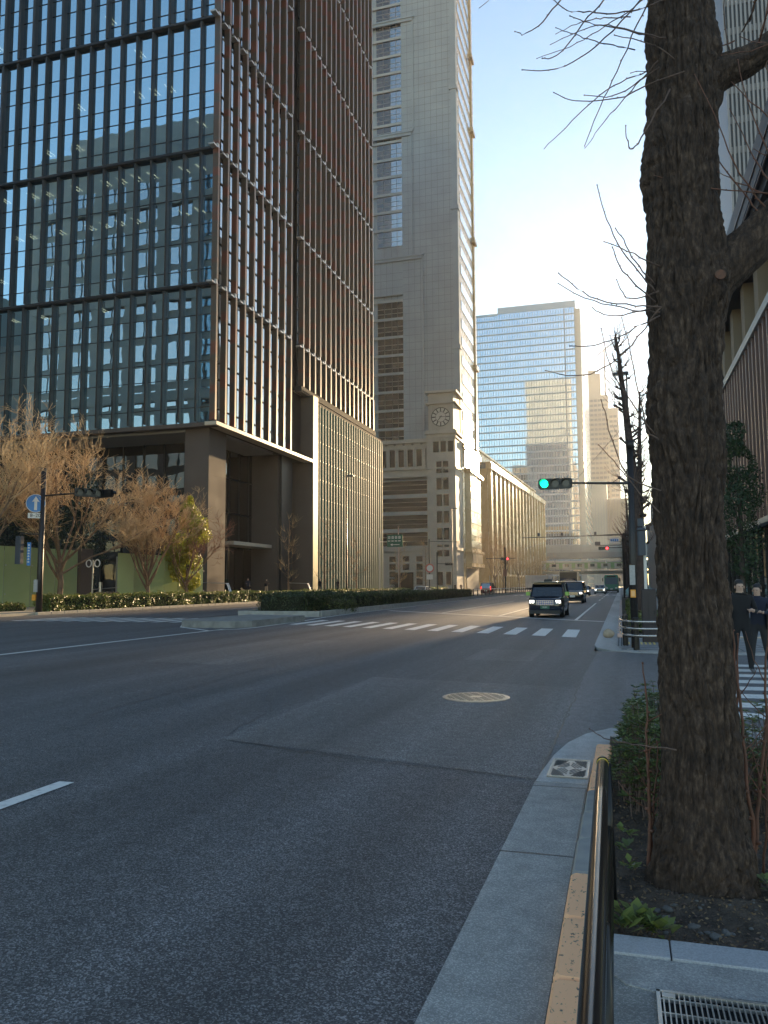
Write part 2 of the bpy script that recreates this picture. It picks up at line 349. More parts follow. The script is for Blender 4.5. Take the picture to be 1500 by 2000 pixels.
# soil bed: bumpy sheet
nx,ny=70,190; xs=np.linspace(-.16,1.55,nx); ys=np.linspace(3.78,8.76,ny); X,Y=np.meshgrid(xs,ys)
P=np.stack([X.ravel(),Y.ravel(),np.zeros(X.size)],1)
z=.0+.045*vnoise(P*3,1)+.03*vnoise(P*11,2)+.014*vnoise(P*34,3)+.008*vnoise(P*90,4)
d=np.hypot(P[:,0]-.36,P[:,1]-4.72); z+=.02*np.exp(-(d/.42)**2)
w=np.clip((P[:,1]-3.78)/.14,0,1)*np.clip((P[:,0]+.16)/.06,0,1); z=.075*(1-w)+z*w
P[:,2]=z; F=[]
I=np.arange(nx*ny).reshape(ny,nx); F=np.stack([I[:-1,:-1],I[:-1,1:],I[1:,1:],I[1:,:-1]],-1).reshape(-1,4)
tag(np_mesh('soil_bed',P,F,MATS['soil'],smooth=True),kind='structure')
# far corner: gutter, kerb of alternating blocks, pavement
g=MB()
for i in range(44): y0=22.3+1.9*i; g.box(-.74,-.17,y0+.005,y0+1.895,-.1,.018)
g.box(-.74,-.17,106,420,-.1,.018)
struct('far_gutter',g,MATS['concrete_pale'])
g=MB(); C=[(-.74,22.29),(-.17,22.29),(-.12,21.6),(.05,20.9),(.4,20.55),(1,20.45),(14,20.4),(14,19.95),(1,20.0),(.3,20.1),(-.3,20.6),(-.66,21.4)]
g.prism(C[::-1],-.1,.02); struct('far_corner_apron',g,MATS['concrete_pale'])
g=MB(); g2=MB()
for i in range(90):
    y0=25.4+.6*i; (g2 if i%2==0 else g).cbox(-.165,.0,y0+.003,y0+.597,-.1,.13,.015)
g.box(-.165,.0,79.5,420,-.1,.13)
struct('far_kerb',g,MATS['kerb_stone']); struct('far_kerb_painted',g2,MATS['kerb_pink'])
g=MB(); g.prism([(-.165,22.3),(-.12,21.62),(.06,20.93),(.41,20.57),(1,20.47),(14,20.42),(14,25.3),(-.165,25.3)],-.2,.03)
g.box(1.6,30,25.3,99.9,-.2,.11); g.box(.001,30,118.1,430,-.2,.11); struct('far_pavement',g,MATS['paving'])
g=MB()
for x in np.arange(.35,9,.6): g.box(x,x+.012,20.8,25.2,.02,.033)
for y in np.arange(20.9,25,.6): g.box(-.05,9,y,y+.012,.02,.0335)
for i in range(4): g.box(-.13+.075*i,-.11+.075*i,21.9,25.3,.02,.036)
struct('paving_joint',g,MATS['joint'])
g=MB()
for i in range(7): g.box(.12+.11*i,.17+.11*i,22.6,23.3,.02,.04)
struct('tactile_paving',g,M('tactile',(.72,.55,.18),.7))
g=MB(); g.box(.001,1.6,25.3,99.9,-.2,.09); struct('tree_pit_soil',g,MATS['soil'])
# left pavement and plaza
g=MB()
g.box(-33.4,-33.2,-60,31,-.2,.02);
for i in range(78): y0=39.6+1.2*i; g.cbox(-33.42,-33.2,y0+.01,y0+1.19,-.2,.16,.02)
g.box(-33.42,-33.2,172,420,-.2,.16)
struct('left_kerb',g,M('kerb_left',(.50,.44,.36),.75,col2=(.40,.36,.30),sc=3))
g=MB(); g.box(-60,-33.42,-60,130,-.2,.14); g.box(-60,-33.42,172,420,-.2,.14); struct('left_pavement',g,MATS['paving_tan'])
g=MB()
for i in range(26): g.box(-38.4,-33.45,18+.85*i,18.03+.85*i,.12,.1445)
struct('left_paving_joint',g,M('joint_tan',(.2,.17,.13),.9))
g=MB()
for i in range(5): g.box(-40-.0*i,-37.2+.0-.35*i,70.2+.01*i,92.2,.14*(i+1),.14*(i+2))
g.box(-60,-39,69,92.2,.1,.86); struct('plaza_steps',g,M('steps',(.42,.38,.33),.7,col2=(.34,.31,.27),sc=2))
# median
g=MB(); P=[(-17.55,29.6),(-17.2,28.9),(-16.4,28.45),(-15.4,28.3),(-14.6,28.5),(-14.15,29.1),(-14.15,34.6),(-17.3,35.4)]
g.prism(P,-.1,.27)
q=g.build('traffic_island',M('island',(.27,.265,.25),.8,col2=(.18,.178,.17),sc=3,det=8,bump=.3,bsc=50)); tag(q,kind='structure')
g=MB()
def kerbrun(a,b,w=.22,z=.3,seg=1.0):
    a=Vector(a);b=Vector(b);L=(b-a).length;n=max(1,round(L/seg));u=(b-a)/L
    for i in range(n):
        c=a+u*L*(i+.5)/n; g.obox((c.x,c.y),(u.x,u.y),L/n/2-.006,w/2,-.1,z)
kerbrun((-20.0,39.5),(-15.2,39.3)); kerbrun((-15.25,39.42),(-16.6,93.5)); kerbrun((-16.6,93.5),(-16.9,215)); kerbrun((-20.0,39.62),(-19.4,93.5)); kerbrun((-19.4,93.5),(-18.4,215))
struct('median_kerb',g,M('kerb_median',(.40,.39,.36),.8,col2=(.30,.29,.27),sc=3))
g=MB(); g.prism([(-19.9,39.6),(-15.35,39.45),(-16.7,93.5),(-19.3,93.5)],-.1,.24); g.prism([(-19.3,93.5),(-16.7,93.5),(-17.0,215),(-18.3,215)],-.1,.22); struct('median_soil',g,MATS['soil'])
# ------------------------------------------------------------------ near ginkgo
def bark_mat(name, c1, c2, c3):
    m,n,l=nodes(name); p=n['Principled BSDF']; p.inputs['Roughness'].default_value=.9
    tc=n.new('ShaderNodeTexCoord'); mp=n.new('ShaderNodeMapping'); mp.inputs['Scale'].default_value=(1,1,.33); l.new(tc.outputs['Object'],mp.inputs[0])
    t=n.new('ShaderNodeTexNoise'); t.inputs['Scale'].default_value=34; t.inputs['Detail'].default_value=10; t.inputs['Roughness'].default_value=.7; l.new(mp.outputs[0],t.inputs[0])
    cr=n.new('ShaderNodeValToRGB'); e=cr.color_ramp.elements; e[0].position=.35; e[0].color=(*c1,1); e[1].position=.72; e[1].color=(*c3,1); x=e.new(.54); x.color=(*c2,1); l.new(t.outputs[0],cr.inputs[0]); l.new(cr.outputs[0],p.inputs['Base Color'])
    t2=n.new('ShaderNodeTexNoise'); t2.inputs['Scale'].default_value=70; t2.inputs['Detail'].default_value=6; l.new(mp.outputs[0],t2.inputs[0])
    b=n.new('ShaderNodeBump'); b.inputs['Strength'].default_value=.9; b.inputs['Distance'].default_value=.02; l.new(t2.outputs[0],b.inputs['Height']); l.new(b.outputs[0],p.inputs['Normal'])
    MATS[name]=m; return m
bark_mat('bark',(.018,.011,.008),(.064,.040,.028),(.17,.115,.08))
M('twig_brown',(.16,.10,.075),.7,col2=(.09,.06,.05),sc=30)
M('twig_red',(.20,.085,.055),.65,col2=(.12,.06,.04),sc=20)
def barky(path, rad, seg, rings, seed, depth=.02, close=True):
    """a stem with deep bark furrows along a path of points with radii"""
    P=np.array(path,float); rad=np.array(rad,float)
    L=np.r_[0,np.cumsum(np.linalg.norm(np.diff(P,axis=0),axis=1))]; s=np.linspace(0,L[-1],rings)
    def sm(v):
        o=np.interp(s,L,v); k=max(3,rings//(len(L)*3)); pad=np.r_[np.full(k,o[0]),o,np.full(k,o[-1])]; r=np.convolve(pad,np.ones(2*k+1)/(2*k+1),'valid'); return r
    C=np.stack([np.interp(s,L,P[:,i]) for i in range(3)],1); Rr=sm(rad)
    T=np.gradient(C,axis=0); T/=np.linalg.norm(T,axis=1)[:,None]
    ref=np.array([0,1.,0]) if abs(T[0][1])<.8 else np.array([1.,0,0])
    A=np.cross(T,ref); A/=np.linalg.norm(A,axis=1)[:,None]; B=np.cross(T,A)
    th=np.linspace(0,2*np.pi,seg,endpoint=False); ct,st=np.cos(th),np.sin(th)
    Q=np.stack([np.repeat(Rr,seg)*np.tile(ct,rings)*1.0,np.repeat(Rr,seg)*np.tile(st,rings),np.repeat(s,seg)],1)
    w=vnoise(Q*[9,9,2.2],seed)*.11; w2=vnoise(Q*[8,8,2],seed+5)*.11
    q=Q.copy(); q[:,0]+=w; q[:,1]+=w2
    a=np.abs(2*vnoise(q*[30,30,3.2],seed+1)-1); b=np.abs(2*vnoise(q*[60,60,11],seed+2)-1)
    h=np.clip(a*2.2,0,1)*.62+np.clip(b*2.0,0,1)*.38
    fine=vnoise(Q*[90,90,45],seed+3)-.5; big=vnoise(Q*[5,5,1.6],seed+4)-.5
    dr=depth*(h-.75)+fine*depth*.35+big*depth*.6
    rr=np.repeat(Rr,seg)+dr
    V=np.repeat(C,seg,0)+np.repeat(A,seg,0)*(rr*np.tile(ct,rings))[:,None]+np.repeat(B,seg,0)*(rr*np.tile(st,rings))[:,None]
    I=np.arange(rings*seg).reshape(rings,seg); J=np.roll(I,-1,1)
    F=np.stack([I[:-1],J[:-1],J[1:],I[1:]],-1).reshape(-1,4)
    return V,F,Rr
TX,TY=.385,4.75
near=thing('ginkgo_tree','massive dark ginkgo trunk with furrowed bark in the soil bed beside the rail','tree',(TX,TY,.08))
V,F,_=barky([(.355,4.73,-.10),(.365,4.74,.05),(.378,4.745,.22),(.385,4.75,.5),(.385,4.75,1.0),(.375,4.75,2.0),(.39,4.75,2.8),(.405,4.75,3.5),(.435,4.75,4.8),(.46,4.76,6.2),(.47,4.78,8.2)],
            [.33,.27,.232,.205,.196,.188,.192,.195,.182,.16,.12],260,900,11,.036)
# burls and old pruning knots
for (cx,cy,cz,rad,amt) in((.20,4.66,4.05,.15,.055),(.20,4.63,3.35,.13,.028),(.175,4.64,2.6,.16,.04),(.56,4.60,3.30,.09,.03),(.60,4.74,3.42,.22,.05),(.63,4.74,4.62,.18,.045),(.2,4.6,.2,.2,.03),(.5,4.56,.12,.2,.035),(.60,4.75,2.35,.14,.03)):
    d=V-np.array([cx,cy,cz]); r=np.linalg.norm(d*[1,1,.75],axis=1); wgt=np.exp(-(r/rad)**2)*amt
    n=V-np.array([.39,4.75,0]); n[:,2]=0; n/=np.linalg.norm(n,axis=1)[:,None]
    V=V+n*(wgt*(1+.8*(vnoise(V*26,int(cz*10))-.5)))[:,None]
tr=np_mesh('trunk',V,F,MATS['bark'],near,smooth=True,off=near.location)
def limb(path,rad,seed,seg=80,rings=130,depth=.016,name='limb'):
    V,F,_=barky(path,rad,seg,rings,seed,depth); return np_mesh(name,V,F,MATS['bark'],near,smooth=True,off=near.location)
limb([(.45,4.75,4.50),(.62,4.76,4.60),(.78,4.78,4.66),(.95,4.80,4.76),(1.35,4.85,5.05),(2.0,4.95,5.6)],[.12,.105,.085,.078,.07,.045],21)
limb([(.45,4.75,3.30),(.60,4.75,3.42),(.74,4.76,3.53),(.90,4.77,3.69),(1.25,4.80,3.95),(1.9,4.9,4.55)],[.15,.135,.125,.12,.095,.06],31,100)
limb([(.42,4.76,5.5),(.25,4.7,5.9),(-.2,4.65,6.4),(-.7,4.6,6.8)],[.10,.08,.06,.035],41)
b=MB(); b.disc((.565,4.505,3.31),(.12,-1,.12),.028,.012,14); b.build('knot',M('heartwood',(.16,.07,.04),.8,col2=(.09,.05,.035),sc=40),near)
TW=[
[(0.33,4.52,5.15),(0.21,4.49,4.96),(0.05,4.44,4.77),(-0.08,4.4,4.65),(-0.21,4.35,4.55),(-0.35,4.29,4.51),(-0.44,4.24,4.51)],
[(0.16,4.52,5.22),(0.01,4.46,4.99),(-0.07,4.39,4.86),(-0.19,4.31,4.65),(-0.28,4.22,4.52),(-0.32,4.13,4.48)],
[(-0.07,4.52,5.28),(-0.23,4.5,5.07),(-0.31,4.47,4.97),(-0.38,4.44,4.88),(-0.45,4.4,4.83),(-0.49,4.37,4.84)],
[(0.34,4.52,4.73),(0.23,4.47,4.73),(0.12,4.4,4.74),(-0.02,4.33,4.75),(-0.1,4.26,4.73),(-0.17,4.17,4.72)],
[(0.35,4.52,4.96),(0.24,4.47,4.9),(0.12,4.41,4.85),(-0.01,4.34,4.82),(-0.1,4.26,4.8),(-0.19,4.19,4.77),(-0.25,4.1,4.78)],
[(0.38,4.52,4.59),(0.31,4.48,4.65),(0.2,4.43,4.68),(0.06,4.37,4.7)],
[(0.32,4.52,5.12),(0.25,4.55,4.98),(0.16,4.59,4.83),(0.07,4.64,4.65),(-0.01,4.68,4.54),(-0.07,4.73,4.42),(-0.13,4.78,4.31)],
[(0.43,4.52,4.51),(0.23,4.54,4.48),(0.14,4.57,4.46),(0.04,4.59,4.46),(-0.09,4.62,4.49),(-0.2,4.66,4.54),(-0.3,4.69,4.63)],
[(0.3,4.52,4.56),(0.22,4.55,4.54),(0.11,4.58,4.49),(0.01,4.62,4.49),(-0.12,4.66,4.56)],
[(0.35,4.52,4.42),(0.24,4.48,4.22),(0.16,4.42,4.06),(0.12,4.36,4.01),(0.1,4.3,4.02),(0.1,4.23,4.08)],
[(0.23,4.52,3.26),(0.17,4.51,3.34),(0.09,4.51,3.46),(0.02,4.5,3.6),(-0.03,4.49,3.74),(-0.06,4.48,3.9)],
[(0.23,4.52,3.3),(0.17,4.47,3.36),(0.11,4.41,3.43),(0.07,4.34,3.5),(0.03,4.27,3.54)],
[(0.26,4.52,3.4),(0.18,4.43,3.41),(0.09,4.32,3.43),(-0.03,4.19,3.44)],
[(0.23,4.52,3.2),(0.16,4.45,3.25),(0.08,4.35,3.3),(0.03,4.25,3.35),(0.01,4.13,3.38)],
[(0.26,4.52,3.17),(0.17,4.48,3.17),(0.03,4.42,3.17),(-0.12,4.36,3.21),(-0.21,4.29,3.27),(-0.27,4.22,3.31)],
[(0.25,4.52,3.14),(0.17,4.57,3.17),(-0.0,4.64,3.25),(-0.16,4.71,3.33),(-0.31,4.79,3.47)],
[(0.24,4.52,3.18),(0.17,4.56,3.17),(0.05,4.6,3.17),(-0.05,4.66,3.2),(-0.11,4.71,3.27)],
[(0.25,4.52,3.26),(0.17,4.55,3.25),(0.1,4.6,3.25),(0.06,4.64,3.31),(0.03,4.7,3.42)],
[(0.26,4.52,3.17),(0.17,4.54,3.07),(0.06,4.57,2.94),(-0.05,4.59,2.87),(-0.17,4.62,2.84),(-0.26,4.66,2.86),(-0.39,4.69,2.91)],
[(0.25,4.52,3.12),(0.16,4.47,3.07),(0.05,4.42,3.0),(-0.05,4.35,2.94),(-0.13,4.28,2.91),(-0.22,4.2,2.9)],
[(0.2,4.52,2.46),(0.15,4.48,2.51),(0.05,4.42,2.7),(-0.03,4.36,2.8),(-0.06,4.3,3.01)],
[(0.22,4.52,2.43),(0.16,4.53,2.47),(0.11,4.53,2.79),(0.09,4.54,2.93),(0.05,4.55,3.14)],
[(0.21,4.52,2.03),(0.14,4.54,2.11),(0.06,4.57,2.22),(-0.02,4.6,2.34),(-0.1,4.64,2.44)],
[(0.22,4.52,2.15),(0.05,4.56,2.22),(-0.03,4.61,2.46),(-0.06,4.67,2.65),(-0.08,4.73,2.72)],
[(0.25,4.52,0.78),(0.17,4.55,0.78),(0.07,4.6,0.78),(-0.05,4.65,0.78),(-0.15,4.7,0.8),(-0.2,4.75,0.83)],
]
def twig(path, r0, r1, mat, parent, knob=True):
    m=MB(); P=[Vector(p) for p in path]
    # resample and add the small zigzag of short shoots
    Q=[]
    for a,bq in zip(P[:-1],P[1:]):
        k=3
        for i in range(k): Q.append(a.lerp(bq,i/k))
    Q.append(P[-1]); n=len(Q)
    # smooth
    for _ in range(2): Q=[Q[0]]+[(Q[i-1]+Q[i]*2+Q[i+1])/4 for i in range(1,n-1)]+[Q[-1]]
    for i in range(1,n-1): Q[i]=Q[i]+Vector((rnd.gauss(0,.003),rnd.gauss(0,.003),rnd.gauss(0,.003)))
    rr=[r0+(r1-r0)*i/(n-1) for i in range(n)]
    m.tube(Q,rr,6)
    if knob:
        for i in range(2,n-1,2):
            d=(Q[i+1]-Q[i]).normalized(); s=d.cross(Vector((rnd.gauss(0,1),rnd.gauss(0,1),rnd.gauss(0,1)))).normalized()
            m.tube([Q[i],Q[i]+s*rr[i]*2.3+d*.004],[rr[i]*1.1,rr[i]*.7],5)
        m.ell(tuple(Q[-1]),r1*1.7,r1*1.7,r1*2,6,4)
    return m.build('twig',mat,parent,smooth=True)
for t in TW: twig(t,.0048,.0024,MATS['twig_brown'],near)
rs=random.Random(15)
for k in range(16):   # fine twigs hanging out over the road from the crown
    c=Vector((rs.uniform(.15,.35),rs.uniform(4.5,4.8),rs.uniform(4.6,5.7))); d=Vector((-1,rs.gauss(-.1,.4),rs.gauss(.0,.5))).normalized(); L=rs.uniform(.5,1.1); p=[c]
    for i in range(6): d=(d+Vector((rs.gauss(0,.1),rs.gauss(0,.1),rs.gauss(-.06,.12)))).normalized(); p.append(p[-1]+d*L/6)
    twig(p,.0042,.0018,MATS['twig_brown'],near)
rs=random.Random(5)
for k in range(38):   # red shoots crowding the lower right limb
    f=rs.uniform(.05,1); c=Vector((.80+.55*f,4.70,3.62+.40*f)); d=Vector((rs.gauss(-.12,.55),rs.gauss(-.35,.4),abs(rs.gauss(.75,.45)))).normalized(); L=rs.uniform(.35,1.0)
    p=[c]; 
    for i in range(4): d=(d+Vector((rs.gauss(0,.1),rs.gauss(0,.1),.10))).normalized(); p.append(p[-1]+d*L/4)
    twig(p,.0055,.002,MATS['twig_red'],near)
for k in range(14):   # shoots from the upper right limb and the crown
    c=Vector((rs.uniform(.7,1.4),4.78,rs.uniform(4.68,5.0))); d=Vector((rs.gauss(-.3,.5),rs.gauss(-.3,.4),rs.gauss(-.3,.8))).normalized(); L=rs.uniform(.4,.9); p=[c]
    for i in range(5): d=(d+Vector((rs.gauss(0,.15),rs.gauss(0,.12),.14))).normalized(); p.append(p[-1]+d*L/5)
    twig(p,.0045,.002,MATS['twig_red' if k%2 else 'twig_brown'],near)
for (x,y,h,dx) in((.095,4.85,1.15,.01),(.115,4.9,.7,.03),(.60,5.15,1.3,.02),(.645,4.95,1.55,-.03),(.70,4.95,1.0,.04),(.67,5.05,1.45,.06),(.62,5.1,.9,-.05),(.73,4.9,1.3,.10)):
    p=[Vector((x,y,.05))]
    for i in range(7): p.append(p[-1]+Vector((dx*.3+rs.gauss(0,.012),rs.gauss(0,.012),h/7)))
    twig(p,.014 if h>1 else .008,.004,MATS['twig_red'],near)
    for j in range(4):
        q=p[2+j]; d=Vector((rs.gauss(0,.7),rs.gauss(0,.5),.6)).normalized(); twig([q,q+d*.12,q+d*.25+Vector((0,0,.05))],.004,.0018,MATS['twig_red'],near,False)
# ------------------------------------------------------------------ azalea bushes, litter, stones in the bed
leaf_mat('leaf_azalea',(.085,.12,.04),(.16,.19,.065),6,.3,.35)
leaf_mat('leaf_young',(.19,.25,.07),(.28,.33,.09),8,.4,.4)
leaf_mat('leaf_dry',(.20,.12,.06),(.30,.20,.11),9,.2,.7)
leaf_mat('leaf_hedge',(.085,.11,.03),(.20,.22,.055),1.4,.3,.35)
leaf_mat('leaf_hedge_dark',(.035,.055,.02),(.075,.095,.03),1.4,.25,.4)
leaf_mat('leaf_dark',(.018,.03,.014),(.04,.055,.022),1.0,.2,.4)
leaf_mat('leaf_yellow',(.30,.33,.05),(.48,.46,.09),1.2,.5,.4)
leaf_mat('leaf_pine',(.02,.045,.02),(.045,.075,.03),2,.2,.5)
M('hedge_core',(.018,.02,.01),1)
def azalea(label, c, rx, ry, h, n, seed):
    root=thing('azalea_bush',label,'bush',c); rs=random.Random(seed); nr=np.random.RandomState(seed)
    m=MB(); C=[];N=[]
    for k in range(n):
        a=rs.uniform(0,6.283); rr=math.sqrt(rs.random()); zz=rs.uniform(.1,1)**.75
        px=c[0]+rx*rr*math.cos(a)*(1.05-.35*zz); py=c[1]+ry*rr*math.sin(a)*(1.05-.35*zz); pz=c[2]+h*zz*(1-.35*rr*rr)+rs.gauss(0,.03)
        if k%3==0:
            b0=Vector((c[0]+rs.gauss(0,rx*.3),c[1]+rs.gauss(0,ry*.3),c[2])); t=Vector((px,py,pz)); mid=b0.lerp(t,.5)+Vector((rs.gauss(0,.03),rs.gauss(0,.03),.03)); m.tube([b0,mid,t],[.005,.0035,.002],4,False)
        nl=rs.randint(6,9)
        for j in range(nl):
            w=6.283*j/nl+rs.uniform(-.3,.3); d=np.array([math.cos(w),math.sin(w),rs.uniform(.1,.7)]); d/=np.linalg.norm(d); C.append((px,py,pz,d))
    V=[];L=.052
    for (px,py,pz,d) in C:
        l=L*nr.uniform(.6,1.25); w=l*.30; s=np.cross(d,[0,0,1]); s/=np.linalg.norm(s)+1e-6; u=np.cross(s,d); p=np.array([px,py,pz])
        V+= [p, p+d*l*.5+s*w*.5+u*l*.05, p+d*l-u*l*.10, p+d*l*.5-s*w*.5+u*l*.05]
    V=np.array(V); F=np.arange(len(V)).reshape(-1,4); mi=(nr.rand(len(F))<.22).astype(int)
    np_mesh('foliage',V,F,[MATS['leaf_azalea'],MATS['leaf_young']],root,mi,off=root.location)
    m.build('stem',MATS['twig_brown'],root)
    return root
azalea('leafy azalea bush left of the big trunk, behind the rail end',(.10,6.45,.10),.25,1.15,.66,560,1)
azalea('azalea bush at the back corner of the soil bed, touching the kerb',(.22,7.95,.10),.30,.75,.62,330,2)
azalea('sparse azalea bush showing to the right of the big trunk',(.98,6.3,.10),.35,.9,.72,330,3)
def plants(label, pts, seed, hh=.11):
    root=thing('ground_plant',label,'plant',pts[0]); nr=np.random.RandomState(seed); V=[]
    for (x,y,z) in pts:
        for j in range(16):
            w=nr.uniform(0,6.28); d=np.array([math.cos(w),math.sin(w),nr.uniform(.3,1.4)]); d/=np.linalg.norm(d); p=np.array([x+nr.normal(0,.02),y+nr.normal(0,.02),z]); l=hh*nr.uniform(.5,1.2); wd=l*.42
            s=np.cross(d,[0,0,1]); s/=np.linalg.norm(s)+1e-6
            V+= [p+d*l*.25,p+d*l*.62+s*wd*.5,p+d*l-np.array([0,0,.012]),p+d*l*.62-s*wd*.5]
    V=np.array(V); F=np.arange(len(V)).reshape(-1,4); np_mesh('foliage',V,F,[MATS['leaf_young'],MATS['leaf_azalea']],root,(nr.rand(len(F))<.5).astype(int),off=root.location)
plants('low green weed at the front edge of the soil bed by the rail',[(.02,3.92,.09),(.07,3.95,.09),(.11,3.91,.09),(.0,4.0,.09),(.05,4.02,.09),(-.05,3.9,.09)],1,.12)
plants('small weeds on the soil to the right of the trunk foot',[(.72,4.5,.1),(.78,4.6,.1),(.66,4.62,.1)],2,.08)
plants('weed tuft between the rail and the azalea bush',[(-.03,5.0,.1),(-.02,5.3,.1),(.0,4.7,.1)],3,.09)
M('stone_pale',(.17,.16,.15),.8,col2=(.09,.085,.08),sc=14,bump=.4,bsc=40,bd=.004)
st=None
for k in range(46):
    if k<9: x,y,s=[(.27,4.09,.020),(.36,4.02,.024),(.41,4.08,.022),(.12,4.28,.020),(.17,4.25,.024),(.15,4.2,.02),(.33,4.05,.014),(.20,4.3,.016),(.44,4.1,.014)][k]
    else: x,y,s=rs.uniform(-.05,.75),rs.uniform(3.86,4.55),rs.uniform(.006,.013)
    if st is None:
        m=MB(); m.ell((0,0,0),1,1,.62,10,7); st=m.build('stone',MATS['stone_pale'],loc=(0,0,0),smooth=True)
        vv=np.array([v.co for v in st.data.vertices]); vv*= (1+.45*(vnoise(vv*1.7+9,3)-.5))[:,None]; st.data.vertices.foreach_set('co',vv.ravel().astype(np.float32))
        o=st
    else: o=st.copy(); S.collection.objects.link(o)
    zz=.0+.045*vnoise(np.array([[x*3,y*3,0]]),1)[0]+.03*vnoise(np.array([[x*11,y*11,0]]),2)[0]+.02*math.exp(-(math.hypot(x-.36,y-4.72)/.42)**2)
    o.location=(x,y,zz+s*.35+.008); o.scale=(s*rs.uniform(.9,1.5),s,s); o.rotation_euler=(rs.uniform(-.3,.3),rs.uniform(-.3,.3),rs.uniform(0,6))
    tag(o,'small pale stone lying on the soil around the trunk foot','stone','stones on the soil of the tree bed')
nr=np.random.RandomState(8)
C=np.stack([nr.uniform(-.12,1.3,4200),nr.uniform(3.83,7.5,4200),np.zeros(4200)],1)
C[:,2]=.012+.045*vnoise(C*3,1)+.03*vnoise(C*11,2)+.014*vnoise(C*34,3)+.02*np.exp(-(np.hypot(C[:,0]-.36,C[:,1]-4.72)/.42)**2)
V,F=leaves(C,np.tile([0,0,1.],(len(C),1)),.022,.010,nr); tag(np_mesh('leaf_litter',V,F,[MATS['leaf_dry'],MATS['twig_brown']],None,(nr.rand(len(F))<.3).astype(int)),kind='stuff')
# ------------------------------------------------------------------ hedges
def hedge(label, line, w, h, z0, n, seed, mat='leaf_hedge', L=.10, group=None, young=.25, parent_name='hedge'):
    nr=np.random.RandomState(seed); (x0,y0),(x1,y1)=line; a=np.array([x0,y0]); b=np.array([x1,y1]); ln=np.linalg.norm(b-a); u=(b-a)/ln; v=np.array([-u[1],u[0]])
    root=thing('hedge',label,'hedge',((x0+x1)/2,(y0+y1)/2,z0),0,group)
    t=nr.rand(n); side=nr.rand(n); s=np.zeros(n); z=np.zeros(n); N=np.zeros((n,3))
    # three faces: top, two sides, plus ends
    top=side<.42; L1=(side>=.42)&(side<.68); L2=(side>=.68)&(side<.94); en=side>=.94
    s[top]=nr.uniform(-1,1,top.sum()); z[top]=1; N[top]=[0,0,1]
    s[L1]=-1; z[L1]=nr.rand(L1.sum()); N[L1]=[-v[0],-v[1],.25]
    s[L2]=1; z[L2]=nr.rand(L2.sum()); N[L2]=[v[0],v[1],.25]
    e1=en&(nr.rand(n)<.5); t[e1]=0; e2=en&~e1; t[e2]=1; s[en]=nr.uniform(-1,1,en.sum()); z[en]=nr.rand(en.sum()); N[e1]=[-u[0],-u[1],.2]; N[e2]=[u[0],u[1],.2]
    pos=a+u*(t*ln)[:,None]+v*(s*w/2)[:,None]; C=np.stack([pos[:,0],pos[:,1],z0+z*h],1)
    bump=(vnoise(C*1.4,seed)-.5)*.28+(vnoise(C*5,seed+1)-.5)*.22; C+=N*(bump+nr.normal(0,.05,n)-.04)[:,None]
    V,F=leaves(C,N,L,L*.55,nr); np_mesh('foliage',V,F,[MATS[mat],MATS['leaf_young']],root,(nr.rand(n)<young).astype(int),off=root.location)  # share of lighter leaves raised to suggest sun on the hedge tops
    m=MB(); c=(a+b)/2; m.obox(tuple(c),tuple(u),ln/2-.12,w/2-.14,z0,z0+h-.16); m.build('branch_mass',MATS['hedge_core'],root)
    return root
hedge('clipped sunlit hedge along the left kerb beside the blue arrow sign pole',((-34.1,41.0),(-34.1,72)),1.1,.95,.14,34000,1,group='hedges on the left pavement',L=.11)
hedge('clipped hedge along the left kerb in front of the ribbed glass podium',((-34.1,73.2),(-34.1,128)),1.1,.95,.14,26000,2,group='hedges on the left pavement',L=.13)
hedge('short yellowish hedge on the left pavement in front of the clock tower building',((-34.1,140),(-34.1,158)),1.1,1.0,.14,9000,3,group='hedges on the left pavement',L=.15)
hedge('low dark rounded shrub block at the near end of the median planter',((-17.8,40.2),(-17.7,46.5)),2.9,.95,.24,15000,4,'leaf_hedge_dark',L=.09,group='shrubs in the median',young=.02)
hedge('long dark hedge filling the median planter up to the fence',((-17.6,47.5),(-17.9,92)),2.4,.85,.24,36000,5,'leaf_hedge_dark',L=.12,group='shrubs in the median',young=.05)
hedge('trailing bush spilling over the median kerb between two shrub blocks',((-15.8,42.6),(-15.8,45.6)),1.1,.65,.1,4500,6,'leaf_hedge_dark',L=.10,group='shrubs in the median',young=.1)
hedge('low scruffy hedge at the foot of the far right street trees',((.8,26.5),(.8,60)),.95,.45,.09,9000,7,'leaf_hedge',L=.09,young=.02)
hedge('low hedge in front of the glass screens at the left edge',((-37.4,37),(-37.4,43)),.9,.5,.14,3500,8,'leaf_hedge',L=.12,young=.3)
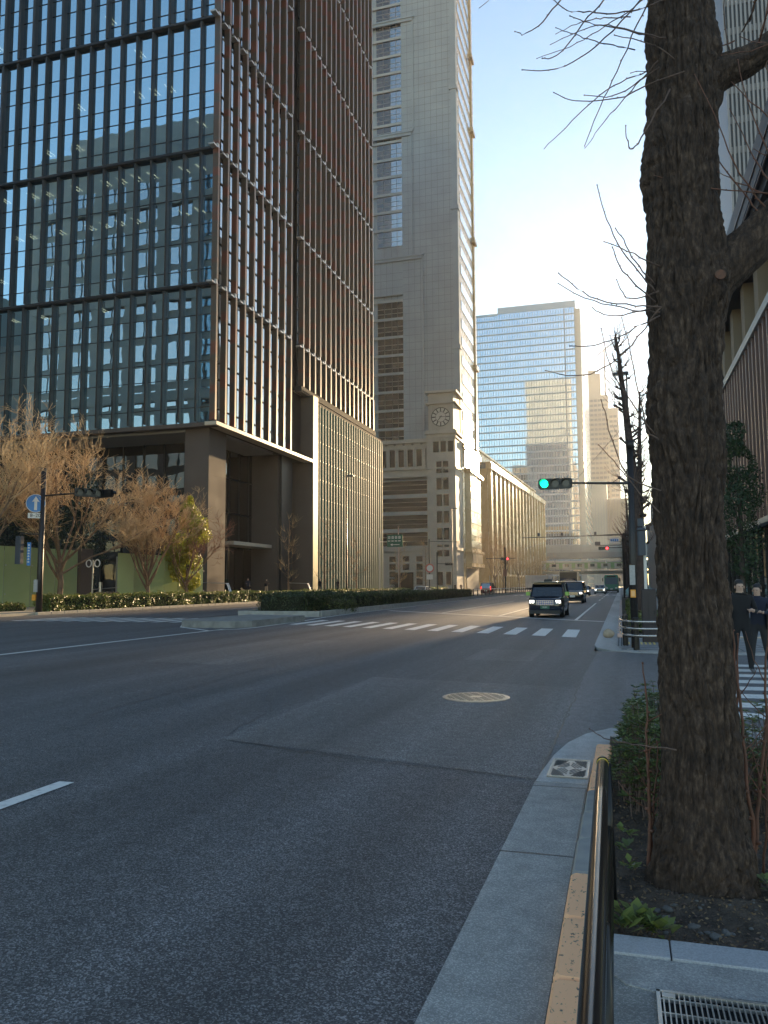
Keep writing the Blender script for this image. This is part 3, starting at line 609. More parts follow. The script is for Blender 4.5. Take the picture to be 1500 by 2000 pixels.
# ------------------------------------------------------------------ bare trees on the left plaza
M('bark_tan',(.24,.15,.09),.85,col2=(.15,.095,.06),sc=4)
M('twig_sunlit',(.58,.40,.21),.65,col2=(.42,.28,.14),sc=1.5)  # twig tone brightened to stand in for golden reflected sun
M('bark_grey',(.085,.065,.052),.85,col2=(.05,.04,.034),sc=6)
def bare_tree(name,label,base,h,crown_r,seed,trunk_h,r0,mat1,mat2,nmain=7,vase=.6,group=None,dens=1.0,tw=.014,lean=0,droop=0.0):
    rs=random.Random(seed); root=thing(name,label,'tree',base,0,group); B=Vector(base); tm=MB(); tws=MB()
    top=B+Vector((lean,0,trunk_h)); tm.tube([B-Vector((0,0,.1)),B+Vector((0,0,.25)),B+Vector((lean*.4+.08,.05,trunk_h*.55)),top],[r0*1.35,r0*1.05,r0*.9,r0*.8],9)
    def grow(p,d,L,r,lev):
        n=4 if lev<2 else 3; P=[p]; rr=[r]
        for i in range(n):
            d=(d+Vector((rs.gauss(0,.13),rs.gauss(0,.13),rs.gauss(.05-droop*(lev>1),.09)))).normalized(); P.append(P[-1]+d*L/n); rr.append(max(tw*.55,r*(1-.55*(i+1)/n)))
        (tm if lev<2 else tws).tube(P,rr,6 if lev<2 else 4 if lev==2 else 3,False)
        if lev>=4: return
        k=[5,6,7,5][min(lev,3)]*dens; k=int(k)+(rs.random()<k%1)
        for j in range(k):
            f=rs.uniform(.25,1) if lev else rs.uniform(.35,1); i=min(n-1,int(f*n)); q=P[i].lerp(P[i+1],f*n-i)
            a=Vector((rs.gauss(0,1),rs.gauss(0,1),rs.gauss(.25,.6))).normalized(); nd=(d*(1.0 if lev<1 else .75)+a*(.55+.12*lev)).normalized()
            grow(q,nd,L*rs.uniform(.42,.66),max(tw*.6,rr[i]*.55),lev+1)
    for j in range(nmain):
        w=6.283*j/nmain+rs.uniform(-.4,.4); up=rs.uniform(.6,1.3) if vase<1 else rs.uniform(1.0,2.2)
        q=B+Vector((lean*.8,0,trunk_h*rs.uniform(.6,1))); d=Vector((math.cos(w)*vase,math.sin(w)*vase,up)).normalized()
        grow(q,d,(h-trunk_h)*rs.uniform(.55,.8),r0*.45,0)
    for j in range(2): grow(top,Vector((rs.gauss(0,.2),rs.gauss(0,.2),1)).normalized(),(h-trunk_h)*.72,r0*.6,0)
    tm.build('trunk',mat1,root,smooth=True); tws.build('crown',mat2,root)
    return root
bt='bare trees in front of the glass screens'
bare_tree('bare_tree','tallest bare tree with tan sunlit twigs, rising behind the blue arrow sign',(-36.4,45.4,.14),12.0,5,3,3.2,.20,MATS['bark_tan'],MATS['twig_sunlit'],8,.85,bt,.80,.017,0,.03)
bare_tree('bare_tree','bare tree cut by the left picture edge, left of the arrow sign pole',(-36.8,38.6,.14),10.8,5,5,3.2,.18,MATS['bark_tan'],MATS['twig_sunlit'],7,.9,bt,.8,.019)
bare_tree('bare_tree','vase shaped bare tree with straight upswept branches beside the dark gateway',(-36.4,55.8,.14),9.0,3,9,2.0,.16,MATS['bark_tan'],MATS['twig_sunlit'],11,.42,bt,.78,.018)
bare_tree('bare_tree','smaller reddish bare tree at the right end of the glass screens',(-36.6,62.0,.14),7.4,3,12,1.9,.12,MATS['bark_tan'],M('twig_redtan',(.30,.14,.09),.8,col2=(.2,.1,.06),sc=1.5),8,.75,bt,.58,.018)
def leafy(name,label,base,h,rx,ry,z0,n,seed,mat,L,core=True,cat='tree',lobes=9,group=None):
    nr=np.random.RandomState(seed); rs=random.Random(seed); root=thing(name,label,cat,base,0,group); C=[];N=[]
    b=np.array(base); lob=[]
    for k in range(lobes):
        zz=z0+(h-z0)*(k+.5)/lobes; w=rs.uniform(0,6.28); f=math.sin(math.pi*min(1,max(.12,(zz-z0)/(h-z0)*.8+.15))); lob.append((np.array([rx*.45*f*math.cos(w),ry*.45*f*math.sin(w),zz]),rx*.72*f+.2,ry*.72*f+.2,(h-z0)/lobes*1.25+.2))
    per=n//lobes
    for c,ax,ay,az in lob:
        d=nr.normal(0,1,(per,3)); d/=np.linalg.norm(d,axis=1)[:,None]; rr=nr.uniform(.55,1.06,(per,1))**.6
        p=b+c+d*rr*[ax,ay,az]; p+=d*((vnoise(p*1.7,seed)-.5)*.5)[:,None]; C.append(p);N.append(d)
    C=np.concatenate(C);N=np.concatenate(N); keep=vnoise(C*1.1,seed+3)>.33; C=C[keep];N=N[keep]
    V,F=leaves(C,N,L,L*.55,nr); np_mesh('crown',V,F,MATS[mat],root,off=root.location)
    m=MB(); B=Vector(base); m.tube([B,B+Vector((.06,.03,h*.45)),B+Vector((0,0,h*.9))],[.03+h*.014,.02+h*.01,.03],7); 
    for c,ax,ay,az in lob: m.tube([B+Vector((0,0,max(.3,c[2]-az))),B+Vector(c)],[.05,.02],5,False)
    m.build('trunk',MATS['bark_grey'],root)
    return root
leafy('evergreen_tree','yellow green leafy tree glowing in the sun beside the dark building entrance',(-37.4,63.6,.14),9.0,1.7,2.0,1.8,15000,3,'leaf_yellow',.22)
dk='dark evergreens behind the glass screens'
for i,(x,y,h,r,lb) in enumerate(((-44.5,58,12.0,2.6,'dark conical evergreen between the tall bare tree and the building void'),(-43,50,9,3.0,'dark evergreen directly behind the tallest bare tree'),(-45,44,10,3.2,'dark evergreen behind the bare tree at the left picture edge'),(-50,63,9,3.2,'dark evergreen deep under the building overhang'),(-54,52,11,3.4,'rearmost dark evergreen of the plaza grove'))):
    leafy('evergreen_tree',lb,(x,y,.14),h,r,r,1.0,6500,20+i,'leaf_dark',.24,group=dk)
leafy('pine_tree','dark green pine in front of the brown ribbed building, right of the trunk',(5.35,40,.11),8.5,1.15,1.3,2.2,9000,31,'leaf_pine',.14,lobes=8)
# ------------------------------------------------------------------ pruned street ginkgos and young trees
M('bark_ginkgo',(.075,.05,.042),.9,col2=(.045,.03,.026),sc=7)
def pruned(label,base,h,r0,seed,lean=(0,0),group='pruned street ginkgos on the right',nst=26,fine=True,mat='bark_ginkgo',stub=.55,name='ginkgo_tree',z1=.25):
    rs=random.Random(seed); root=thing(name,label,'tree',base,0,group); B=Vector(base); tm=MB(); tw=MB(); n=14; P=[];rr=[]
    for i in range(n+1):
        f=i/n; P.append(B+Vector((lean[0]*f*f+rs.gauss(0,.02)*h*.06,lean[1]*f,h*f))); rr.append(r0*(1.25 if i==0 else 1-.82*f))
    tm.tube(P,rr,9)
    for k in range(nst):
        f=z1+(1-z1)*(k+rs.random())/nst; i=min(n-1,int(f*n)); q=P[i].lerp(P[i+1],f*n-i); w=rs.uniform(0,6.28); L=stub*rs.uniform(.5,1.4)*(1.15-.55*f); d=Vector((math.cos(w),math.sin(w),rs.uniform(-.15,.3))); p=[q]
        for j in range(3): d=(d+Vector((rs.gauss(0,.2),rs.gauss(0,.2),.22))).normalized(); p.append(p[-1]+d*L/3)
        rb=max(.02,r0*.26*(1-.5*f)); tm.tube(p,[rb,rb*.8,rb*.75,rb*.95],5); tm.ell(tuple(p[-1]),rb*1.35,rb*1.35,rb*1.2,6,4)
        if fine:
            for j in range(rs.randint(5,9)):
                d2=(d+Vector((rs.gauss(0,.7),rs.gauss(0,.7),rs.gauss(.1,.4)))).normalized(); t=[p[-1]]
                for s in range(4): d2=(d2+Vector((0,0,.22))).normalized(); t.append(t[-1]+d2*rs.uniform(.12,.3))
                tw.tube(t,[.012,.010,.009,.007,.006],3,False)
    tm.build('trunk',MATS[mat],root,smooth=True)
    if fine: tw.build('twig',MATS['twig_brown'] if mat=='bark_ginkgo' else MATS['twig_sunlit'],root)
    return root
pruned('nearest pruned ginkgo beyond the crossing, leaning left beside the green signal',(.80,35,.09),12.2,.33,2,(-.70,0),nst=46)
pruned('second pruned ginkgo in the row beyond the green signal pole',(1.15,50,.09),13.2,.30,3,(.3,0),nst=46)
pruned('third pruned ginkgo further up the right kerb',(.95,66,.09),12,.26,4,(-.2,0),nst=40)
pruned('fourth pruned ginkgo further up the right kerb',(.95,84,.09),11.5,.26,6,(-.3,0),nst=36)
for i,(y,lb) in enumerate(((124,'beyond the far crossing'),(145,'second beyond the far crossing'),(168,'by the green coach'),(195,'near the end of the right kerb'))): pruned('distant pruned ginkgo on the right kerb, '+lb,(.9,y,.09),11,.28,8+i,(0,0),nst=20,stub=.8)
yt='young bare street trees on the left pavement'
for i,(x,y,h,lb) in enumerate(((-34.9,80.6,8.6,'young bare tree standing out against the dark entrance wall'),(-34.9,91.8,9.4,'young bare tree in front of the lit stone pier'),(-34.9,104,7.4,'young bare tree in front of the ribbed glass podium'),(-34.9,126.4,7.7,'young bare tree left of the clock tower building entrance'),(-34.9,144.5,9.0,'young bare tree with pale twigs below the clock'))):
    pruned(lb,(x,y,.14),h,.13,40+i,(.1,0),yt,22,True,'bark_tan',1.1,'young_tree',.18)
for i,(y,h,lb) in enumerate(((207,15,'tall bare tree at the corner of the lit pilastered building'),(222,13,'bare tree beside the tall one at the pilastered building'),(255,12,'bare tree in front of the pilasters, third from the corner'),(285,12,'bare tree in front of the pilasters, fourth from the corner'),(315,12,'bare tree at the far end of the pilastered building'))):
    bare_tree('bare_tree',lb,(-31.5+.006*(y-200),y,.14),h,3,60+i,3,.16,MATS['bark_tan'],MATS['twig_sunlit'],6,.45,'bare trees along the pilastered building',.55,.03)
# ------------------------------------------------------------------ tower with vertical fins
def fin_mat(name, a, b, c):
    m,n,l=nodes(name); p=n['Principled BSDF']; p.inputs['Roughness'].default_value=.38; p.inputs['Metallic'].default_value=.15
    tc=n.new('ShaderNodeTexCoord'); oi=n.new('ShaderNodeObjectInfo'); sp=n.new('ShaderNodeSeparateXYZ'); l.new(tc.outputs['Object'],sp.inputs[0])
    k=n.new('ShaderNodeMath'); k.operation='MULTIPLY_ADD'; k.inputs[1].default_value=.42; l.new(sp.outputs[2],k.inputs[0])
    r=n.new('ShaderNodeMath'); r.operation='MULTIPLY'; r.inputs[1].default_value=531; l.new(oi.outputs['Random'],r.inputs[0]); l.new(r.outputs[0],k.inputs[2])
    w=n.new('ShaderNodeTexNoise'); w.noise_dimensions='1D'; w.inputs['Detail'].default_value=1; w.inputs['Scale'].default_value=1; l.new(k.outputs[0],w.inputs['W'])
    cr=n.new('ShaderNodeValToRGB'); e=cr.color_ramp.elements; e[0].position=.36; e[0].color=(*a,1); e[1].position=.64; e[1].color=(*c,1); x=e.new(.5); x.color=(*b,1)
    l.new(w.outputs[0],cr.inputs[0]); l.new(cr.outputs[0],p.inputs['Base Color']); MATS[name]=m; return m
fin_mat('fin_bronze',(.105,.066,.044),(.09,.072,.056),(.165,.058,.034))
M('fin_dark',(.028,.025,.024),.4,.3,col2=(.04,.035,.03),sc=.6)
M('frame_dark',(.022,.022,.024),.45,.3)
M('stone_brown',(.105,.08,.066),.8,col2=(.10,.075,.062),sc=.6,rvar=.1)
M('fascia',(.60,.50,.37),.35,col2=(.54,.45,.34),sc=.5)
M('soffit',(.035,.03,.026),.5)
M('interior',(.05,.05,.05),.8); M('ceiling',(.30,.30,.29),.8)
M('lamp_strip',(1,.9,.7),.5,emit=(1,.80,.50),es=3.2)
glass_mat('glass_blue',(.10,.14,.15),.66,wav=.006,wsc=.42,rough=.01,rcol=(.66,.90,1.0))
glass_mat('glass_dark',(.10,.11,.11),.04,wav=.01,wsc=.4,rough=.02,straight=False,dark=(.005,.005,.005))
glass_mat('glass_side',(.1,.1,.1),.35,wav=.02,wsc=.3,rough=.02,straight=False,dark=(.02,.022,.022))
AX,AY=-38.0,69.3
A=thing('office_tower','dark glass office tower wrapped in tall bronze vertical fins over a recessed entrance','tower',(AX,AY,.14))
BZ=[17.85+14.36*k for k in range(8)]         # fin bands
TOP=BZ[7]; FL=14.36/3
m=MB()    # right hand curtain wall
m.quad((-38.85,70.2,17.9),(-38.85,88.6,17.9),(-38.85,88.6,TOP),(-38.85,70.2,TOP)); m.quad((-38.85,91.9,26.5),(-38.85,123,26.5),(-38.85,123,TOP),(-38.85,91.9,TOP))
m.build('side_glazing',MATS['glass_side'],A)
m=MB()
for k in range(22):
    z=BZ[0]+FL*k; 
    for zz in(z,z+1.75):
        if zz>BZ[0]+.2: m.box(-38.86,-38.74,70.2,88.6,zz-.05,zz+.05); 
        if zz>27: m.box(-38.86,-38.74,91.9,123,zz-.05,zz+.05)
for y in [70.2+2.06*i for i in range(9)]+[92.4+1.95*i for i in range(16)]: m.box(-38.86,-38.77,y-.03,y+.03,17.9 if y<90 else 26.5,TOP)
m.build('side_mullion',MATS['frame_dark'],A)
m=MB(); m.quad((-100,70.1,17.9),(-38.9,70.1,17.9),(-38.9,70.1,TOP),(-100,70.1,TOP)); m.build('front_glazing',MATS['glass_blue'],A)
m=MB()
for k in range(21):
    z=BZ[0]+FL*k
    for zz in(z+1.72,z+4.72-.0*k):
        m.box(-100,-38.8,70.04,70.12,zz-.03,zz+.03)
for i in range(31): x=-40.35-1.94*i; m.box(x-.03,x+.03,70.06,70.12,17.9,TOP)
m.box(-38.95,-38.72,69.98,70.22,17.9,TOP)
m.build('front_mullion',MATS['frame_dark'],A)
# floors and ceiling lamps seen through the front glass
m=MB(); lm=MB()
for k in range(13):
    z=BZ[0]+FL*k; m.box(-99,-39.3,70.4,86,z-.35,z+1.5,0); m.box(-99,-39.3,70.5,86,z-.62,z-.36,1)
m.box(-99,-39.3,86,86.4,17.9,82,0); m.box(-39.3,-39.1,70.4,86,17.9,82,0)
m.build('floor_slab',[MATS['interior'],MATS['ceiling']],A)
rs=random.Random(11)
for k in range(1,11):
    z=BZ[0]+FL*k-.66
    if k in(1,2): continue
    for i in range(30):
        x=-41.3-1.94*i
        if rs.random()<(.5 if k in(5,6) else .2):
            for j in range(2): lm.box(x-.35+.45*j,x-.22+.45*j,71.0+.2*j,72.5,z,z+.035)
tag(lm.build('ceiling_lamp',MATS['lamp_strip'],A))
for face in range(2):
    m=MB()
    for k in range(0,8):
        z=BZ[k]
        if k and not face: m.box(-38.75,-38.3,69.6,88.9,z-.1,z+.1); 
        if k and not face and z>27: m.box(-38.75,-38.3,91.7,123.2,z-.1,z+.1)
        if k and face: m.box(-100,-38.2,69.58,69.98,z-.13,z+.13)
    m.build('band_beam',MATS['fascia'] if False else MATS['frame_dark'],A)
m=MB()
for k in range(1,7):
    for y in [69.6+2.095*i for i in range(10)]+([92.45+1.995*i for i in range(16)] if BZ[k]>27 else []):
        m.box(-38.74,-38.12,y-1.0,y-.2,BZ[k]-.30,BZ[k]-.12); m.box(-38.3,-38.1,y-.16,y+.16,BZ[k]-.24,BZ[k]+.24)
bj=m.build('band_gap_plate',M('gap_plate_pale',(.50,.48,.46),.3,.3),A); tag(bj,kind='stuff')  # pale plates added to give the bright glints between fin bands
# fins: one mesh shared by each kind
def finmesh(nm,sx,sy,h,mt):
    m=MB(); m.cbox(-sx/2,sx/2,-sy/2,sy/2,0,h,.02); o=m.build(nm,mt,A,local=True); return o
H=14.36-.5
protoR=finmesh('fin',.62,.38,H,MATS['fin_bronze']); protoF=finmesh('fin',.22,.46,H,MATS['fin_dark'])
nfin=0; rest=[]
ay0=Vector(A.location)
first={0:True,1:True}
def place(pr,x,y,z,face):
    global nfin
    if nfin<98:
        if first[face]: o=pr; first[face]=False
        else: o=pr.copy(); S.collection.objects.link(o); o.parent=A
        o.location=Vector((x,y,z))-ay0; nfin+=1
    else: rest.append((x,y,z,face))
RY=[69.6+2.095*i for i in range(10)]; RY2=[92.45+1.995*i for i in range(16)]
todo=[]
for k in range(7):
    for y in RY: todo.append((-38.34,y,BZ[k]+.25,0, k if k<4 else 20))
    for y in RY2:
        if BZ[k]>27: todo.append((-38.34,y,BZ[k]+.25,0,k+.5 if k<4 else 20))
    for i in range(31):
        x=-40.35-1.94*i
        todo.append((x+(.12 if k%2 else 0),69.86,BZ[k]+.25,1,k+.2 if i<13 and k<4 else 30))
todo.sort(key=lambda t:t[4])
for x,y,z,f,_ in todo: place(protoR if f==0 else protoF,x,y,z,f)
m=MB(); m1=MB()
for x,y,z,f in rest:
    if f==0: m.cbox(x-.36,x+.36,y-.21,y+.21,z,z+H,.02)
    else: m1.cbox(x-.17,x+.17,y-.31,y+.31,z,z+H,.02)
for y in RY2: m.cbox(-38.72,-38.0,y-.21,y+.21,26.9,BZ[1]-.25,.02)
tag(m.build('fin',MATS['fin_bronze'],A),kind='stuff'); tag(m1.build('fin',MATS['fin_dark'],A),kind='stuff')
m=MB(); m.box(-41,-39.3,88.6,91.9,0.2,TOP); m.box(-60,-39.4,86.6,123,17.9,TOP-.5); m.build('core_wall',MATS['frame_dark'],A)
m=MB(); m.box(-38.9,-37.6,69.0,94.7,17.47,17.83); m.build('canopy_edge',MATS['fascia'],A)  # fascia tone raised to carry the sunlight on this edge
m=MB(); m.box(-100,-37.985,69.28,70.14,17.44,17.85); m.build('front_edge_beam',MATS['stone_brown'],A)
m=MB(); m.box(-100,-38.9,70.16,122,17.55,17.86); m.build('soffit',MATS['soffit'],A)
# entrance hall under the overhang
def jointed(m,x0,x1,y0,y1,z0,z1,dz=1.5):
    k=int((z1-z0)/dz)
    for i in range(k):
        a=z0+(z1-z0)*i/k; b=z0+(z1-z0)*(i+1)/k; m.box(x0,x1,y0,y1,a+.006,b-.006)
    m.box(x0+.01,x1-.01,y0+.01,y1-.01,z0,z1)
for x0,x1,y0,y1 in((-41.8,-39.1,70.3,73.9),(-43.5,-39.6,88.0,91.0)):
    m=MB(); jointed(m,x0,x1,y0,y1,.14,17.46); m.build('pier',MATS['stone_brown'],A)
m=MB(); jointed(m,-41.2,-37.66,94.7,96.4,.14,26.3,2.2); m.build('end_wall',MATS['stone_brown'],A)
m=MB(); m.box(-37.659,-37.6,94.71,96.39,.14,26.3); m.build('end_wall_edge',M('edge_sunlit',(.64,.53,.24),.45),A)  # yellow sunlight on the wall's end put into this strip's colour
m=MB(); m.box(-43.2,-43.0,73.9,92,.9,17.5); m.box(-99,-41.8,76,76.2,.14,17.5); m.build('lobby_glass',MATS['glass_dark'],A)
m=MB()
for y in(74.5,77,79.5,82,84.5,87): m.box(-43.0,-42.85,y-.06,y+.06,.9,17.5)
for z in(5.9,10,14): m.box(-43.0,-42.88,73.9,88,z-.06,z+.06)
for i in range(20): x=-42.5-2.6*i; m.box(x-.06,x+.06,75.85,76,.14,17.5)
m.build('lobby_frame',MATS['frame_dark'],A)
m=MB(); m.box(-43.0,-40.3,78.2,88.0,6.15,6.55); p=m.build('portal',MATS['fascia'],A)
m=MB(); 
for y in(79,81.2,83.4,85.6): m.box(-42.86,-42.8,y,y+2.0,.95,5.9)
m.build('door',MATS['glass_dark'],A)
# podium of ribbed glass
M('glass_fin',(.13,.20,.155),.6,col2=(.165,.235,.18),sc=.25,spec=.35)
M('glass_back',(.10,.125,.10),.2,col2=(.15,.17,.13),sc=.4,spec=.8)
m=MB(); m.quad((-38.1,96.4,.4),(-38.1,126.2,.4),(-38.1,126.2,25.4),(-38.1,96.4,25.4)); m.build('podium_glazing',MATS['glass_back'],A)
rib=None
for i in range(27):
    y=97.0+1.10*i
    if rib is None:
        m=MB(); m.box(-.26,.26,-.09,.09,0,24.9); rib=m.build('glass_rib',MATS['glass_fin'],A,local=True); o=rib
    else: o=rib.copy(); S.collection.objects.link(o); o.parent=A
    o.location=Vector((-37.82,y,.5))-ay0; 
m=MB()
for k in range(10):
    z=.5+2.5*k
    for i in range(27): y=97.0+1.10*i; m.box(-38.1,-37.6,y+.1,y+.26,z-.05,z+.05)
    m.box(-38.09,-38.0,96.4,126.2,z-.03,z+.03)
m.build('rib_clip',M('steel_pale',(.45,.43,.38),.35,.6),A)
m=MB(); m.box(-38.9,-37.9,96.4,126.2,25.45,25.9); m.box(-38.95,-38.0,91.6,123.4,26.1,26.85); m.build('podium_cornice',M('cornice_dark',(.03,.028,.025),.85),A)
m=MB(); m.quad((-40.3,91.65,26.32),(-40.3,96.4,26.32),(-37.9,96.4,26.34),(-37.9,91.65,26.34)); m.build('podium_soffit',MATS['fascia'],A)
m=MB(); m.box(-38.8,-38.11,96.5,126.3,.3,25.4); m.box(-100,-38.9,122,123.1,.2,TOP-1); m.build('rear_wall',MATS['frame_dark'],A)
# glass screens on the plaza
gm,n_,l_=nodes('screen_glass'); n_.remove(n_['Principled BSDF'])
gl=n_.new('ShaderNodeBsdfGlossy'); gl.inputs['Roughness'].default_value=.06; df=n_.new('ShaderNodeBsdfDiffuse'); tl=n_.new('ShaderNodeBsdfTranslucent')
tc=n_.new('ShaderNodeTexCoord'); nz=n_.new('ShaderNodeTexNoise'); nz.inputs['Scale'].default_value=.7; l_.new(tc.outputs['Object'],nz.inputs[0])
cx=n_.new('ShaderNodeMix'); cx.data_type='RGBA'; cx.inputs[6].default_value=(.58,.68,.34,1); cx.inputs[7].default_value=(.66,.75,.42,1); l_.new(nz.outputs[0],cx.inputs[0]); l_.new(cx.outputs[2],df.inputs[0]); l_.new(cx.outputs[2],tl.inputs[0])
oi_=n_.new('ShaderNodeObjectInfo'); hs=n_.new('ShaderNodeHueSaturation'); mr=n_.new('ShaderNodeMapRange'); mr.inputs[3].default_value=.8; mr.inputs[4].default_value=1.25; l_.new(oi_.outputs['Random'],mr.inputs[0]); l_.new(mr.outputs[0],hs.inputs['Value']); l_.new(cx.outputs[2],hs.inputs['Color']); l_.new(hs.outputs[0],df.inputs[0]); l_.new(hs.outputs[0],tl.inputs[0])
ad=n_.new('ShaderNodeMixShader'); ad.inputs[0].default_value=.25; l_.new(df.outputs[0],ad.inputs[1]); l_.new(tl.outputs[0],ad.inputs[2])
tp=n_.new('ShaderNodeBsdfTransparent'); tp.inputs[0].default_value=(.55,.75,.5,1); x3=n_.new('ShaderNodeMixShader'); x3.inputs[0].default_value=.22; l_.new(ad.outputs[0],x3.inputs[1]); l_.new(tp.outputs[0],x3.inputs[2])
x2=n_.new('ShaderNodeMixShader'); x2.inputs[0].default_value=.12; l_.new(x3.outputs[0],x2.inputs[1]); l_.new(gl.outputs[0],x2.inputs[2]); l_.new(x2.outputs[0],n_['Material Output'].inputs[0]); MATS['screen_glass']=gm
M('steel',(.5,.5,.5),.3,.9)
def screen(label,y0,y1,n,z0=.3,z1=4.35,x=-38.6):
    root=thing('glass_screen',label,'glass fence',(x,(y0+y1)/2,.14),0,'green glass screens on the plaza')
    for i in range(n):
        a=y0+(y1-y0)*i/n; b=y0+(y1-y0)*(i+1)/n; m=MB(); m.box(x-.025,x,a+.03,b-.03,z0,z1); m.build('panel',MATS['screen_glass'],root)
    for i in range(n+1):
        m=MB(); a=y0+(y1-y0)*i/n; m.box(x-.14,x-.03,a-.025,a+.025,.14,z1-.3); 
        for z in(1.2,3.1): m.disc((x+.01,a+.14,z),(1,0,0),.05,.03,10)
        m.build('post',MATS['steel'],root)
screen('long green glass screen left of the dark gateway, behind the tallest bare tree',30.5,50.1,8)
screen('green glass screen between the dark gateway and the building entrance',55.0,68.6,6)
def gate_stuff():
    m=MB(); m.box(-39.4,-38.4,50.2,51.6,.14,4.5); tag(m.build('gate_pier',MATS['stone_brown'],loc=(-38.9,50.9,.14)),'dark brown gate pier at the right end of the long glass screen','pier')
    root=thing('railing','low steel railing with slim balusters across the dark gateway','railing',(-38.2,53.2,.14)); m=MB()
    for i in range(7): m=MB(); m.cyl((-38.2,51.9+.42*i),.085,.14,1.25,8); m.build('baluster',M('wood_post',(.25,.17,.11),.7),root)
    m=MB(); m.tube([(-38.4,51.7,1.45),(-38.4,54.9,1.6)],.03,6); m.cyl((-38.4,52.6),.13,.14,2.0,8); m.build('rail',MATS['steel'],root)
gate_stuff()
def handrail(label,y0):
    root=thing('handrail',label,'handrail',(-36.6,y0,.14)); m=MB()
    for dx in(0,.5,1.0): m.tube([(-36.2-dx*.1,y0+dx*.6,.9),(-36.6-dx*.1,y0+dx*.6,1.9),(-39.6,y0+dx*.6,2.0)],.03,6)
    m.build('rail',MATS['steel'],root); m=MB(); 
    for dx in(0,.5,1): m.cyl((-36.25-dx*.1,y0+dx*.6),.03,.14,1.0,6)
    m.build('post',MATS['steel'],root)
handrail('steel stair handrail beside the green glass screen',69.6); handrail('steel stair handrail below the end wall of the podium',90.4)
# stone office block behind the camera's left shoulder, seen in the tower's glass
M('stone_mid',(.46,.47,.45),.7,col2=(.40,.41,.40),sc=.3)
glass_mat('glass_refl',(.1,.1,.1),.45,rough=.03,straight=False,dark=(.03,.035,.04))
Bk=thing('stone_office_block','grey stone office block mirrored in the front glass of the fin tower','building',(-84,10,0))
m=MB(); m.box(-104,-58,-8,19.4,-.2,83); m.box(-108,-104,-8,18,-.2,66); m.box(-114,-108,-8,17,-.2,48); m.box(-100,-62,-6,16,83,88)
for x in(-104,-97.2,-90.4,-83.6,-76.8,-70,-63.2,-58): m.box(x-.9,x+.9,19.4,20.1,-.2,82)
for z in(7,16,34,52,70,79): m.box(-104,-58,19.4,20.25,z,z+1.6)
m.build('wall',MATS['stone_mid'],Bk)
m=MB()
for i in range(7):
    x0=-103+6.8*i
    for k in range(18):
        z=3+4.3*k
        if z>76: continue
        m.box(x0,x0+2.1,19.38,19.55,z,z+2.9); m.box(x0+2.5,x0+4.7,19.38,19.55,z,z+2.9)
m.build('window',MATS['glass_refl'],Bk)
Bk2=thing('glass_office_block','pale glass block mirrored at the left edge of the fin tower','building',(-140,20,0))
m=MB(); m.box(-160,-118,-8,30,-.2,60); m.build('wall',M('pale_wall',(.45,.5,.5),.5),Bk2); m=MB()
for k in range(14):
    for i in range(12): m.box(-159+3.4*i,-156.6+3.4*i,30,30.1,2+4.2*k,5+4.2*k)
m.build('window',MATS['glass_refl'],Bk2)
# ------------------------------------------------------------------ clock tower building
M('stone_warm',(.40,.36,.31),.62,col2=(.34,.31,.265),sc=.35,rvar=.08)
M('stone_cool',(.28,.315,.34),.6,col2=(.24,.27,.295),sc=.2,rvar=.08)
M('stone_sunlit',(.56,.39,.20),.27,col2=(.50,.35,.18),sc=.3,rvar=.1)  # golden sunlight put into the stone colour of the street-facing walls
M('stone_dark',(.20,.18,.16),.6)
M('stone_joint',(.16,.16,.16),.8)
M('spandrel',(.34,.34,.33),.5)
glass_mat('glass_brown',(.1,.1,.1),.05,wav=.01,wsc=.3,rough=.04,straight=False,dark=(.022,.020,.018))
glass_mat('glass_sky',(.1,.1,.1),.28,wav=.02,wsc=.3,rough=.02,straight=False,dark=(.03,.04,.05),rcol=(.9,.97,1))
glass_mat('glass_sunlit',(.1,.1,.1),.45,wav=.01,wsc=.3,rough=.2,straight=False,dark=(.3,.27,.22))  # pale sunlit tone put into the base of the side windows
B=thing('clock_tower_building','pale grey stone tower block with a clock turret and lower podium at the street corner','building',(-40,180,.14))
def jgrid(m,x0,x1,y,z0,z1,dx,dz,t=.05,pr=.03):
    for i in range(1,int((x1-x0)/dx)): m.box(x0+dx*i-t/2,x0+dx*i+t/2,y-pr,y,z0,z1)
    for k in range(1,int((z1-z0)/dz)): m.box(x0,x1,y-pr-.004,y-.0,z0+dz*k-t/2,z0+dz*k+t/2)
# shaft
m=MB(); m.box(-51.1,-37.0,190,212.5,30,178); m.box(-75,-51.1,190.7,212.5,30,178); m.box(-75,-51.1,190,190.7,75.5,85)
m.build('shaft',MATS['stone_cool'],B)
m=MB(); jgrid(m,-51.05,-37.0,190,38,176,1.55,1.9,.07,.02); jgrid(m,-60,-51.1,190,75.6,85,1.55,1.9,.07,.02); m.build('stone_joint',MATS['stone_joint'],B)
wd=[]
for k in range(29):
    z=36.4+4.75*k
    if 74<z+2<86: continue
    up=z>85
    for (x0,x1,mt) in ((-57.9,-54.2,'glass_brown' if z<118 else 'stone_sunlit'),(-54.1,-51.12,'glass_sky' if z>86 else 'glass_brown')):
        m=MB(); m.box(x0,x1,190.45,190.7,z,z+4.1); m.build('window',MATS['glass_sky'] if (up and x0>-54.15) else MATS['glass_brown'],B)
m=MB()
for k in range(29):
    z=36.4+4.75*k
    if 74<z+2<86: continue
    m.box(-75,-51.1,190.15,190.7,z+4.1,z+4.75)
    for zz in(z+1.2,z+2.45): m.box(-58,-51.1,190.38,190.46,zz-.05,zz+.05)
m.build('spandrel',MATS['spandrel'],B)
m=MB()
for x in(-56.1,-54.15,-52.6): m.box(x-.05,x+.05,190.36,190.46,36,176)
m.build('window_frame',MATS['stone_joint'],B)
